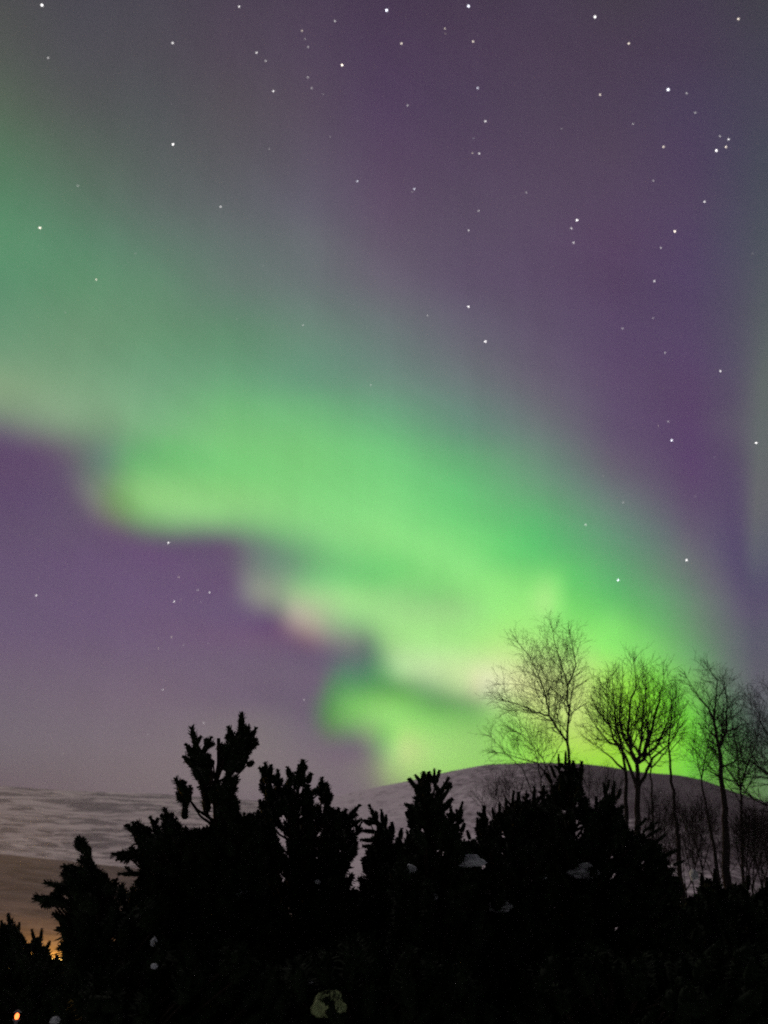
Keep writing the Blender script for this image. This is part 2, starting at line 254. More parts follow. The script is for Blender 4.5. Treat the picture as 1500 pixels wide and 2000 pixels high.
def band(i):
    """one altitude of the sky, as a node group driven by the bearing"""
    g = bpy.data.node_groups.new('sky_band', 'ShaderNodeTree')
    q = N(g)
    a, ai = ramp(q, C[i, :HALF + 2], None); b, bi = ramp(q, C[i, HALF - 2:], None)
    for nm in ('left', 'right', 'hand_over', 'weight'): g.interface.new_socket(nm, in_out='INPUT', socket_type='NodeSocketFloat')
    g.interface.new_socket('sum', in_out='INPUT', socket_type='NodeSocketColor')
    g.interface.new_socket('sum', in_out='OUTPUT', socket_type='NodeSocketColor')
    gi = q.new('NodeGroupInput'); go = q.new('NodeGroupOutput')
    m = q.new('ShaderNodeMix', data_type='RGBA')
    q.link(gi.outputs[0], ai); q.link(gi.outputs[1], bi); q.link(gi.outputs[2], m.inputs[0])
    q.link(a, m.inputs[6]); q.link(b, m.inputs[7]); ad = q.new('ShaderNodeMix', data_type='RGBA', blend_type='ADD'); q.link(gi.outputs[3], ad.inputs[0]); q.link(gi.outputs[4], ad.inputs[6]); q.link(m.outputs[2], ad.inputs[7])
    q.link(ad.outputs[2], go.inputs[0])
    return g
BANDS = [band(i) for i in range(NR)]
for i in range(NR):
    gn = w.new('ShaderNodeGroup'); gn.node_tree = BANDS[i]
    w.link(uA, gn.inputs[0]); w.link(uB, gn.inputs[1]); w.link(mid, gn.inputs[2])
    d = w.math('SUBTRACT', v, float(i))
    g = w.math('EXPONENT', w.math('MULTIPLY', w.math('MULTIPLY', d, d), -1.0))
    w.link(g, gn.inputs[3])
    gn.inputs[4].default_value = (0, 0, 0, 1)
    if acc is not None: w.link(acc, gn.inputs[4])
    acc = gn.outputs[0]
glow = w.vec('SCALE', acc, scale=1.0 / math.sqrt(math.pi))
# away from the aurora (behind the viewer and below the land) the night is dark
fwd = (0.0, math.cos(PITCH), math.sin(PITCH))
dt = w.vec('DOT_PRODUCT', nrm, fwd)
mr = w.new('ShaderNodeMapRange', interpolation_type='SMOOTHSTEP')
w.link(dt, mr.inputs[0]); mr.inputs[1].default_value = 0.15; mr.inputs[2].default_value = 0.74
mr2 = w.new('ShaderNodeMapRange', interpolation_type='SMOOTHSTEP')
w.link(sep.outputs[2], mr2.inputs[0]); mr2.inputs[1].default_value = -0.02; mr2.inputs[2].default_value = 0.04
k = w.math('MULTIPLY', mr.outputs[0], mr2.outputs[0])
mx = w.new('ShaderNodeMix', data_type='RGBA')
w.link(k, mx.inputs[0]); mx.inputs[6].default_value = (0.004, 0.004, 0.007, 1)
w.link(glow, mx.inputs[7])
nz = w.new('ShaderNodeTexNoise'); nz.inputs['Scale'].default_value = 5.0; nz.inputs['Detail'].default_value = 3
mpn = w.new('ShaderNodeMapping'); mpn.inputs['Scale'].default_value = (2.2, 2.2, 0.7)
w.link(nrm, mpn.inputs[0]); w.link(mpn.outputs[0], nz.inputs['Vector'])
ray_v = w.new('ShaderNodeCombineXYZ'); w.link(w.math('MULTIPLY', az, 19.0), ray_v.inputs[0]); w.link(w.math('MULTIPLY', el, 2.2), ray_v.inputs[1])
nz2 = w.new('ShaderNodeTexNoise'); nz2.inputs['Scale'].default_value = 1.0; nz2.inputs['Detail'].default_value = 4; nz2.inputs['Roughness'].default_value = 0.6
w.link(ray_v.outputs[0], nz2.inputs['Vector'])
# folds that run down to the right with the band
fold_v = w.new('ShaderNodeCombineXYZ')
w.link(w.math('MULTIPLY', w.math('ADD', el, w.math('MULTIPLY', az, 0.45)), 24.0), fold_v.inputs[0]); w.link(w.math('MULTIPLY', az, 3.5), fold_v.inputs[1])
nz3 = w.new('ShaderNodeTexNoise'); nz3.inputs['Scale'].default_value = 1.0; nz3.inputs['Detail'].default_value = 3
w.link(fold_v.outputs[0], nz3.inputs['Vector'])
uneven = w.math('ADD', w.math('ADD', w.math('MULTIPLY', nz.outputs[0], 0.08), w.math('MULTIPLY', nz2.outputs[0], 0.15)), w.math('MULTIPLY_ADD', nz3.outputs[0], 0.15, 0.81))
fin = w.vec('SCALE', mx.outputs[2], scale=uneven)
bg = w.new('ShaderNodeBackground'); w.link(fin, bg.inputs[0]); bg.inputs[1].default_value = 1.0
out = w.new('ShaderNodeOutputWorld'); w.link(bg.outputs[0], out.inputs[0])
W.cycles.sampling_method = 'MANUAL'; W.cycles.sample_map_resolution = 256

# added weak directional light, high beyond the trees, to brighten the snowy hill
sun = bpy.data.lights.new('hill_fill_light', 'SUN'); sun.energy = 1.0; sun.angle = math.radians(6)
sun.color = (1.0, 0.82, 0.88)
sun_ob = bpy.data.objects.new('hill_fill_light', sun); SC.collection.objects.link(sun_ob)
sun_ob.rotation_euler = (math.radians(-38), 0, math.radians(20))

# ------------------------------------------------------------------ helpers
def mat(name, col, rough=0.9, noise=None):
    m = bpy.data.materials.new(name); m.use_nodes = True
    t = N(m.node_tree); b = m.node_tree.nodes['Principled BSDF']
    b.inputs['Roughness'].default_value = rough
    b.inputs['Specular IOR Level'].default_value = 0.02
    if noise is None:
        b.inputs['Base Color'].default_value = (*col, 1)
    else:
        sc, col2, det = noise
        g = t.new('ShaderNodeTexCoord'); n = t.new('ShaderNodeTexNoise')
        n.inputs['Scale'].default_value = sc; n.inputs['Detail'].default_value = det
        t.link(g.outputs['Object'], n.inputs['Vector'])
        x = t.new('ShaderNodeMix', data_type='RGBA'); x.inputs[6].default_value = (*col, 1); x.inputs[7].default_value = (*col2, 1)
        t.link(t.math('MULTIPLY_ADD', n.outputs[0], 2.0, -0.5, clamp=True), x.inputs[0])
        t.link(x.outputs[2], b.inputs['Base Color'])
    return m
def mesh_obj(name, V, F4, m, parent=None, F3=None, smooth=False):
    me = bpy.data.meshes.new(name)
    V = np.asarray(V, np.float32)
    loops, starts, tot = [], [], 0
    parts = []
    if F4 is not None and len(F4): parts.append((np.asarray(F4, np.int32), 4))
    if F3 is not None and len(F3): parts.append((np.asarray(F3, np.int32), 3))
    for Fx, kx in parts:
        loops.append(Fx.ravel()); starts.append(tot + np.arange(len(Fx)) * kx); tot += Fx.size
    loops = np.concatenate(loops); starts = np.concatenate(starts)
    me.vertices.add(len(V)); me.vertices.foreach_set('co', V.ravel())
    me.loops.add(len(loops)); me.loops.foreach_set('vertex_index', loops.astype(np.int32))
    me.polygons.add(len(starts)); me.polygons.foreach_set('loop_start', starts.astype(np.int32))
    if smooth: me.polygons.foreach_set('use_smooth', np.ones(len(starts), bool))
    me.update(calc_edges=True); me.validate()
    me.materials.append(m)
    o = bpy.data.objects.new(name, me); SC.collection.objects.link(o)
    if parent is not None:
        o.parent = parent
        o.location = -np.array(parent.location)
        me.transform(__import__('mathutils').Matrix.Translation(-parent.location)); o.location = (0, 0, 0)
    return o
def root(name, loc, label, cat, group=None):
    o = bpy.data.objects.new(name, None); SC.collection.objects.link(o)
    o.location = [float(x) for x in loc]; o.empty_display_size = 0.3
    o['label'] = label; o['category'] = cat
    if group: o['group'] = group
    return o
def unit(a):
    return a / (np.linalg.norm(a, axis=-1, keepdims=True) + 1e-12)
def tubes(P0, P1, R0, R1, k=4):
    """independent tapered prisms, P0,P1 (n,3)"""
    P0 = np.asarray(P0, float); P1 = np.asarray(P1, float); n = len(P0)
    ax = unit(P1 - P0)
    ref = np.where(np.abs(ax[:, 2:3]) < 0.9, np.array([[0, 0, 1.0]]), np.array([[1.0, 0, 0]]))
    a = unit(np.cross(ax, ref)); b = np.cross(ax, a)
    th = np.arange(k) * 2 * math.pi / k
    ring = np.cos(th)[None, :, None] * a[:, None] + np.sin(th)[None, :, None] * b[:, None]
    V = np.concatenate([P0[:, None] + ring * np.asarray(R0)[:, None, None], P1[:, None] + ring * np.asarray(R1)[:, None, None]], 1).reshape(-1, 3)
    base = (np.arange(n) * 2 * k)[:, None, None]
    i = np.arange(k); j = (i + 1) % k
    q = np.stack([i, j, j + k, i + k], -1)[None]
    return V, (base + q).reshape(-1, 4)
def inpoly(x, y, poly):
    x = np.asarray(x, float); y = np.asarray(y, float)
    c = np.zeros(x.shape, bool); n = len(poly)
    for i in range(n):
        x1, y1 = poly[i]; x2, y2 = poly[(i + 1) % n]
        if y1 == y2: continue
        t = ((y1 > y) != (y2 > y)) & (x < (x2 - x1) * (y - y1) / (y2 - y1) + x1)
        c ^= t
    return c

# ------------------------------------------------------------------ land
def fbm(x, y, seed, octv=4, base=1.0):
    r = np.random.RandomState(seed); s = np.zeros_like(x); amp = 1.0; f = base
    for _ in range(octv):
        for _k in range(4):
            a = r.uniform(0, 2 * math.pi); ph = r.uniform(0, 6.28)
            s += amp * np.sin((x * math.cos(a) + y * math.sin(a)) * f + ph) * 0.25
        amp *= 0.5; f *= 2.1
    return s
def land_material(name, snow, scrub, scale, stretch, cover, soft, detail=8, dark=None, rocky=None):
    """snow broken by scrub and rock: one noise picks where the ground shows"""
    m = bpy.data.materials.new(name); m.use_nodes = True
    t = N(m.node_tree); b = m.node_tree.nodes['Principled BSDF']
    b.inputs['Roughness'].default_value = 0.95; b.inputs['Specular IOR Level'].default_value = 0.05
    g = t.new('ShaderNodeTexCoord'); mp = t.new('ShaderNodeMapping'); mp.inputs['Scale'].default_value = stretch
    t.link(g.outputs['Object'], mp.inputs[0])
    n = t.new('ShaderNodeTexNoise'); n.inputs['Scale'].default_value = scale; n.inputs['Detail'].default_value = detail
    n.inputs['Roughness'].default_value = 0.68; n.inputs['Distortion'].default_value = 0.6
    t.link(mp.outputs[0], n.inputs['Vector'])
    mr = t.new('ShaderNodeMapRange', interpolation_type='SMOOTHSTEP')
    src = n.outputs[0]
    if rocky:                       # scrub grows thicker towards one side / lower down
        axis, lo, hi, amt = rocky
        s = t.new('ShaderNodeSeparateXYZ'); t.link(g.outputs['Object'], s.inputs[0])
        m2 = t.new('ShaderNodeMapRange', interpolation_type='SMOOTHSTEP')
        t.link(s.outputs[axis], m2.inputs[0]); m2.inputs[1].default_value = lo; m2.inputs[2].default_value = hi
        src = t.math('ADD', src, t.math('MULTIPLY', m2.outputs[0], amt))
    t.link(src, mr.inputs[0]); mr.inputs[1].default_value = cover - soft; mr.inputs[2].default_value = cover + soft
    x = t.new('ShaderNodeMix', data_type='RGBA'); x.inputs[6].default_value = (*snow, 1); x.inputs[7].default_value = (*scrub, 1)
    t.link(mr.outputs[0], x.inputs[0]); t.link(x.outputs[2], b.inputs['Base Color'])
    return m
def struct(o):
    o['kind'] = 'structure'; return o
def grid_faces(a, b):
    i, j = np.meshgrid(np.arange(a - 1), np.arange(b - 1), indexing='ij')
    q = (i * b + j).ravel()
    return np.stack([q, q + 1, q + b + 1, q + b], -1)
def ridge(name, sil, r0, R, r1, m, az0, az1, z0=-2, powr=1.5, rough=0.0, seed=1, na=260, nr=90, tex=0.0):
    """a hill whose crest, at distance R, follows the skyline sil [(px,py)...]"""
    sx = np.array([p[0] for p in sil], float); sy = np.array([p[1] for p in sil], float)
    ta, te = [], []
    for px, py in sil:
        d = ray(px, py); ta.append(math.atan2(d[0], d[1])); te.append(d[2] / math.hypot(d[0], d[1]))
    az_ = np.linspace(az0, az1, na)
    # smooth interpolation of the crest
    te_ = np.interp(az_, ta, te)
    ker = np.exp(-np.linspace(-2, 2, 9) ** 2); ker /= ker.sum()
    te_ = np.convolve(np.pad(te_, 4, mode='edge'), ker, 'valid')
    H = te_ * R + CAMZ
    t1 = np.linspace(0, 1, nr); t2 = np.linspace(0, 1, nr // 2)[1:]
    rs = np.concatenate([r0 + (R - r0) * t1, R + (r1 - R) * t2])
    prof = np.concatenate([t1 ** powr * (1 + 0.0 * t1), np.cos(t2 * math.pi / 2) ** 1.2])
    A, RR = np.meshgrid(az_, rs, indexing='ij')
    PR = np.broadcast_to(prof[None], A.shape)
    Z = z0 + (H[:, None] - z0) * PR
    X = np.sin(A) * RR; Yy = np.cos(A) * RR
    bump = fbm(X, Yy, seed, 5, 2 * math.pi / (R * 0.25)) * rough * np.sin(np.clip(PR, 0, 1) * math.pi)
    Z = Z + bump
    return struct(mesh_obj(name, np.stack([X, Yy, Z], -1).reshape(-1, 3), grid_faces(na, len(rs)), m, smooth=True))

SNOW = (0.80, 0.80, 0.84)
m_ground = mat('snow_ground', SNOW, 0.8, (0.7, (0.70, 0.71, 0.76), 5))
n = 120
g = np.sign(np.linspace(-1, 1, n)) * np.abs(np.linspace(-1, 1, n)) ** 3 * 8200
GX, GY = np.meshgrid(g, g, indexing='ij')
GR = np.hypot(GX, GY)
GZ = 0.12 * fbm(GX, GY, 5, 3, 0.35) * np.clip(GR / 10, 0, 1) * np.exp(-GR / 200) - np.clip(GR - 300, 0, 4000) * 0.004
struct(mesh_obj('ground', np.stack([GX, GY, GZ], -1).reshape(-1, 3), grid_faces(n, n), m_ground, smooth=True))

m_hill = land_material('hill_snow', (0.74, 0.66, 0.68), (0.10, 0.075, 0.09), 0.05, (1, 1, 1.3), 0.63, 0.15, 12, rocky=(0, -60, 520, 0.34))
hill_sil = [(-300,1700),(300,1640),(560,1580),(650,1556),(730,1538),(800,1525),(880,1506),(950,1493),(1050,1489),(1130,1491),(1190,1497),(1240,1507),(1330,1514),(1380,1525),(1430,1545),(1500,1568),(1700,1620),(2000,1680)]
ridge('hill', hill_sil, 260, 1700, 2600, m_hill, -0.25, 0.75, rough=14, seed=3)
m_mount = land_material('mountain_snow', (0.80, 0.70, 0.65), (0.11, 0.08, 0.09), 0.015, (0.35, 0.35, 2.8), 0.50, 0.065, 14)
mount_sil = [(-900,1500),(-300,1515),(0,1535),(150,1545),(300,1550),(450,1560),(650,1575),(900,1640),(1200,1700)]
ridge('mountain', mount_sil, 2300, 5200, 7600, m_mount, -0.9, 0.35, rough=45, seed=9, powr=1.2)
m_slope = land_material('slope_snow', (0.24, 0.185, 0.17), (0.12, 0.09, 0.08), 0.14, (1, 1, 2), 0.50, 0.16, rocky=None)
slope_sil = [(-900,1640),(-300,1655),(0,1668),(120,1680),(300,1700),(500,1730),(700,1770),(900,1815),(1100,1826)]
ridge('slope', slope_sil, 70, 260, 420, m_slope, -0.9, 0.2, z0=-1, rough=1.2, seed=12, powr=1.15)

# ------------------------------------------------------------------ pines
m_needle = mat('pine_needles', (0.007, 0.012, 0.006), 0.8, (6.0, (0.014, 0.022, 0.010), 3))
m_bark = mat('pine_bark', (0.014, 0.011, 0.009), 0.95, (14.0, (0.028, 0.020, 0.015), 6))
rng = np.random.RandomState(7)
def shoot_template(seed, nn=110):
    """a unit candle along +Z, length 1, radius 1 (needles in xy scaled by radius)"""
    r = np.random.RandomState(seed)
    V, T = [], []
    t = np.concatenate([r.uniform(0.0, 0.93, nn - 16), r.uniform(0.9, 0.97, 16)])
    th = r.uniform(0, 2 * math.pi, nn)
    for i in range(nn):
        c, s = math.cos(th[i]), math.sin(th[i])
        L = r.uniform(0.7, 1.2)
        out = L * (0.85 + 0.15 * math.sin(t[i] * 3.1)) if t[i] < 0.88 else r.uniform(0.2, 0.8) * L
        fw = r.uniform(0.05, 0.22)
        b = np.array([c * 0.15, s * 0.15, t[i]]); e = np.array([c * out, s * out, min(t[i] + fw, 1.08)])
        side = np.array([-s, c, 0]) * 0.10
        k = len(V)
        V += [b - side, b + side, b * 0.35 + e * 0.65 + side, e, b * 0.35 + e * 0.65 - side]
        T += [(k, k + 1, k + 2), (k, k + 2, k + 4), (k + 4, k + 2, k + 3)]
    # packed needle bases: a lumpy spindle
    n = 7; prof = [(0.0, 0.22), (0.12, 0.5), (0.45, 0.55), (0.8, 0.45), (1.0, 0.12)]
    k0 = len(V)
    for z, rr in prof:
        for j in range(n):
            a = 2 * math.pi * j / n
            q = rr * r.uniform(0.8, 1.25)
            V.append(np.array([math.cos(a) * q, math.sin(a) * q, z]))
    for a in range(len(prof) - 1):
        for j in range(n):
            p = k0 + a * n + j; q = k0 + a * n + (j + 1) % n
            T += [(p, q, q + n), (p, q + n, p + n)]
    return np.array(V), np.array(T)
TEMPL = [shoot_template(s) for s in range(6)]
def place_shoots(B, E, R, seed=0):
    r = np.random.RandomState(seed)
    Vs, Ts, off = [], [], 0
    which = r.randint(0, len(TEMPL), len(B))
    for k in range(len(TEMPL)):
        idx = np.where(which == k)[0]
        if not len(idx): continue
        V, T = TEMPL[k]
        ax = E[idx] - B[idx]; L = np.linalg.norm(ax, axis=1)[:, None]; a = ax / L
        ref = np.where(np.abs(a[:, 2:3]) < 0.9, np.array([[0, 0, 1.0]]), np.array([[1.0, 0, 0]]))
        x = unit(np.cross(a, ref)); y = np.cross(a, x)
        ph = r.uniform(0, 6.28, len(idx))[:, None]
        x2 = x * np.cos(ph) + y * np.sin(ph); y2 = np.cross(a, x2)
        W_ = (B[idx][:, None] + (V[None, :, 0:1] * x2[:, None] + V[None, :, 1:2] * y2[:, None]) * R[idx][:, None, None]
              + V[None, :, 2:3] * ax[:, None])
        Vs.append(W_.reshape(-1, 3)); Ts.append((T[None] + (off + np.arange(len(idx)) * len(V))[:, None, None]).reshape(-1, 3))
        off += len(idx) * len(V)
    return np.concatenate(Vs), np.concatenate(Ts)

def pine(label, D, trunk_px, polys, shoots=(), holes=(), seed=0, cover=4.0, size=(46, 11), depth=0.75, name='pine_tree', group=None, top=None, fine_above=1740):
    """polys: outline of the crown; shoots: (x0,y0,x1,y1,r) candles standing clear of it (photo pixels at distance D)"""
    r = np.random.RandomState(seed)
    s = mpp(D)
    base = at(trunk_px, HORIZON, D); base[2] = 0.0
    rt = root(name, base, label, 'pine tree', group)
    B, E, R = [], [], []
    ys_top = min(min(p[1] for p in poly) for poly in polys)
    ctop = at(trunk_px if top is None else top[0], ys_top if top is None else top[1], D)
    def add(x0, y0, x1, y1, rr, d=0.0, tw=0.0):
        b = at(x0, y0, D + d); e = at(x1, y1, D + d + tw)
        B.append(b); E.append(e); R.append(rr * s)
    for (x0, y0, x1, y1, rr) in shoots:
        rr = rr * 1.12
        d = r.uniform(-0.25, 0.25)
        add(x0, y0, x1, y1, rr, d)
        # a whorl of short side candles round the base of each leader
        L = math.hypot(x1 - x0, y1 - y0)
        if L > 34:
            ang0 = math.atan2(y1 - y0, x1 - x0)
            for q in range(r.randint(2, 5)):
                f = r.uniform(0.1, 0.6); an = ang0 + r.choice([-1, 1]) * r.uniform(0.45, 0.95)
                l2 = L * r.uniform(0.25, 0.42)
                bx, by = x0 + (x1 - x0) * f, y0 + (y1 - y0) * f
                add(bx, by, bx + math.cos(an) * l2, by + math.sin(an) * l2, rr * 0.72, d, r.uniform(-0.12, 0.12))
    for poly in polys:
        px = np.array([p[0] for p in poly], float); py = np.array([p[1] for p in poly], float)
        x0, x1, y0, y1 = px.min(), px.max(), py.min(), py.max()
        nx = 0
        area = 0.5 * abs(np.dot(px, np.roll(py, 1)) - np.dot(py, np.roll(px, 1)))
        # fine shoots near the skyline, larger ones deep in the mass
        for lo, hi, mul in ((y0, min(y1, fine_above), 1.0), (max(y0, fine_above), y1, 1.7)):
            if hi <= lo: continue
            cnt = int((x1 - x0) * (hi - lo) / (size[0] * size[1] * 1.5 * mul * mul) * cover)
            X = r.uniform(x0, x1, cnt); Y = r.uniform(lo, hi, cnt)
            ok = inpoly(X, Y, poly)
            for (hx, hy, ha, hb) in holes:
                ok &= ((X - hx) / ha) ** 2 + ((Y - hy) / hb) ** 2 > 1
            X, Y = X[ok], Y[ok]
            cx = trunk_px
            wide = max(x1 - x0, 1) * 0.5
            for a, b in zip(X, Y):
                dx = np.clip((a - cx) / wide, -1, 1)
                ang = -math.pi / 2 + dx * 0.75 + r.normal(0, 0.38)
                l2 = size[0] * mul * r.uniform(0.6, 1.2)
                rr = size[1] * mul * r.uniform(0.8, 1.15)
                # the shoot's tip must stay inside the outline
                bx, by = a - math.cos(ang) * l2 * 0.5, b - math.sin(ang) * l2 * 0.5
                ex, ey = a + math.cos(ang) * l2 * 0.5, b + math.sin(ang) * l2 * 0.5
                cu, cv = math.cos(ang), math.sin(ang)
                def fits(x_, y_, q_=0.75):
                    return inpoly([x_ + cu * rr * q_, x_ - cv * rr * q_, x_ + cv * rr * q_], [y_ + cv * rr * q_, y_ + cu * rr * q_, y_ - cu * rr * q_], poly).all()
                if not fits(ex, ey):
                    bx -= (ex - a); by -= (ey - b); ex, ey = a, b
                    if not fits(ex, ey, 0.6): continue
                bad = False
                for (hx, hy, ha, hb) in holes:
                    for (qx, qy) in ((ex, ey), (bx, by)):
                        if ((qx - hx) / (ha + 2)) ** 2 + ((qy - hy) / (hb + 2)) ** 2 < 1: bad = True
                if bad: continue
                dd = r.uniform(-1, 1) * depth * min(1.0, 0.35 + (b - ys_top) / 160.0)
                add(bx, by, ex, ey, rr, dd, r.uniform(-0.22, 0.22))
    B, E, R = np.array(B), np.array(E), np.array(R)
    keep = B[:, 2] > 0.1
    B, E, R = B[keep], E[keep], R[keep]
    V, T = place_shoots(B, E, R, seed)
    mesh_obj('crown', V, None, m_needle, rt, F3=T)
    # trunk with limbs reaching the shoots
    ht = ctop[2] - 0.15
    tp = [np.array([base[0], base[1], -0.05])]
    nseg = 14
    for i in range(1, nseg + 1):
        f = i / nseg
        p = base * (1 - f) + np.array([ctop[0], ctop[1], 0]) * f; p[2] = ht * f
        p[:2] += r.normal(0, 0.018, 2); tp.append(p)
    tp = np.array(tp); rad = np.linspace(0.085, 0.018, nseg + 1)
    P0 = list(tp[:-1]); P1 = list(tp[1:]); R0 = list(rad[:-1]); R1 = list(rad[1:])
    pick = r.choice(len(B), min(len(B), 260), replace=False)
    for i in pick:
        b = B[i]; hd = np.linalg.norm((b - base)[:2])
        z = np.clip(b[2] - 0.35 * hd - 0.1, 0.15, ht * 0.96)
        f = z / ht * nseg; k = int(min(f, nseg - 1)); q = tp[k] + (tp[k + 1] - tp[k]) * (f - k)
        mid = q * 0.45 + b * 0.55; mid[2] -= 0.10 * hd
        P0 += [q, mid]; P1 += [mid, b]; R0 += [0.016, 0.011]; R1 += [0.011, 0.006]
    V, Q = tubes(P0, P1, R0, R1, 5)
    mesh_obj('trunk', V, Q, m_bark, rt)
    return rt

# --- the tall pine with two leaders
pine('tall black pine with two upright leaders, tallest of the row', 8.0, 430,
     [[(362,1462),(378,1445),(395,1468),(406,1472),(412,1490),(404,1510),(402,1540),(380,1540),(376,1510),(362,1492)],
      [(438,1452),(450,1430),(468,1412),(484,1424),(493,1460),(492,1488),(486,1505),(470,1518),(464,1560),(436,1560),(437,1510),(432,1482)],
      [(378,1535),(402,1530),(430,1520),(455,1540),(468,1562),(500,1585),(512,1600),(520,1650),(525,1740),(560,1800),(570,2080),(330,2080),(300,1800),(262,1735),(268,1705),(262,1655),(262,1625),(300,1625),(318,1592),(345,1600),(352,1612),(385,1612),(430,1600),(432,1592),(396,1552)]],
     shoots=[(388,1480,374,1420,9),(392,1480,413,1440,8),(380,1480,364,1454,8),(378,1495,358,1478,8),(400,1480,412,1474,7),
             (470,1455,472,1394,10),(478,1465,500,1422,8),(460,1460,446,1420,8),(448,1480,426,1458,9),(484,1475,496,1442,8),(482,1495,496,1488,8),(446,1470,432,1452,7),
             (372,1565,343,1522,10),(366,1575,350,1540,10),(340,1640,322,1580,9),(345,1640,334,1590,9),(312,1632,294,1597,7),(362,1600,360,1570,9),
             (300,1650,246,1612,9),(300,1645,268,1606,9),(290,1665,262,1630,10),(280,1668,220,1668,8),(290,1678,240,1664,8),(290,1708,232,1706,6),(320,1625,345,1598,8),(420,1560,412,1520,8)],
     holes=[(388,1562,6,8),(410,1578,14,8),(300,1702,4,3),(316,1670,4,3)], seed=11, cover=5.6, size=(36, 11))
# --- the ragged shrub-like pine at its left foot
pine('low black pine with a bent crooked top, left of the tallest one', 7.4, 215,
     [[(124,1690),(165,1684),(178,1668),(190,1684),(210,1708),(262,1728),(330,1740),(340,2080),(96,2080),(100,1840),(106,1790),(140,1770),(122,1730)]],
     shoots=[(190,1712,162,1652,7),(166,1668,152,1636,10),(160,1650,148,1642,8),(150,1740,88,1724,8),(150,1770,68,1756,10),(130,1765,72,1752,8),(150,1715,124,1690,10),(150,1722,122,1704,10),(160,1715,140,1690,9),(130,1800,104,1784,8)],
     holes=[(300,1845,6,9),(301,1888,6,7)], seed=12, cover=4.6, size=(42, 11), depth=0.55)
# --- the open pine right of it
pine('bushy black pine with an open see-through crown, right of the tallest one', 8.8, 585,
     [[(504,1512),(514,1496),(528,1498),(534,1532),(548,1538),(560,1514),(575,1498),(600,1500),(611,1540),(620,1568),(622,1532),(635,1526),(647,1572),(672,1580),(690,1600),(702,1640),(690,1690),(700,1740),(720,2080),(500,2080),(505,1750),(500,1640),(496,1600),(503,1560)]],
     shoots=[(520,1530,518,1490,8),(526,1520,529,1494,7),(542,1545,543,1504,7),(566,1520,562,1498,7),(588,1520,592,1485,9),(600,1530,607,1510,8),(630,1560,628,1520,8),(640,1575,640,1535,8),(655,1600,662,1578,7),
             (670,1610,702,1573,7),(664,1600,676,1580,6),(680,1618,706,1600,5),(690,1640,706,1606,4)],
holes=[(530,1546,4,8),(582,1551,12,6),(586,1588,4,10),(549,1600,6,4),(540,1620,6,4),(562,1626,8,4),(580,1612,4,6),(602,1618,4,7),(548,1640,6,4),(590,1640,7,4),(572,1655,8,4),(612,1640,5,5),(552,1660,8,4),(632,1580,3,10),(478,1676,12,4),(504,1672,9,4)],
     seed=13, cover=4.4, size=(30, 9), fine_above=1700)
# --- small pine in the gap
pine('small black pine with splayed finger-like shoots, between two bigger pines', 9.2, 755,
     [[(738,1606),(765,1610),(786,1622),(800,1700),(830,2080),(640,2080),(672,1730),(700,1690),(716,1650),(722,1620)]],
     shoots=[(745,1625,722,1574,6),(738,1612,728,1590,6),(748,1615,745,1582,5),(752,1620,754,1592,5),(735,1608,706,1602,5),(735,1625,704,1622,5),(730,1642,704,1640,5),(730,1655,708,1652,5),(768,1630,765,1606,6),(782,1640,784,1618,6),(725,1612,712,1606,4)],
     holes=[(772,1632,5,14),(690,1660,8,6)], seed=14, cover=4.5, size=(30, 9), fine_above=1700)
# --- central round-topped pine
pine('black pine with a blunt flat-topped crown, in front of the hill crest', 7.6, 838,
     [[(810,1520),(822,1511),(840,1511),(852,1524),(862,1546),(866,1572),(882,1602),(900,1614),(912,1640),(925,1700),(960,1790),(980,2080),(720,2080),(760,1700),(786,1642),(794,1602),(796,1574),(808,1548)]],
     shoots=[(822,1530,811,1513,5),(820,1545,797,1522,6),(806,1532,800,1520,5),(848,1530,848,1502,4),(852,1530,858,1505,5),(840,1530,838,1508,8),(828,1530,828,1508,8),
             (855,1560,876,1520,6),(860,1565,877,1540,5),(862,1580,884,1560,7),(860,1585,880,1572,6),(810,1580,790,1570,6),(885,1615,879,1572,5),(890,1620,903,1568,5),(895,1610,904,1582,5),(880,1612,890,1590,6),(900,1625,908,1608,6),(800,1600,793,1585,6)],
     holes=[(872,1588,7,8),(858,1534,4,5),(806,1560,5,3)], seed=15, cover=4.6, size=(34, 9))
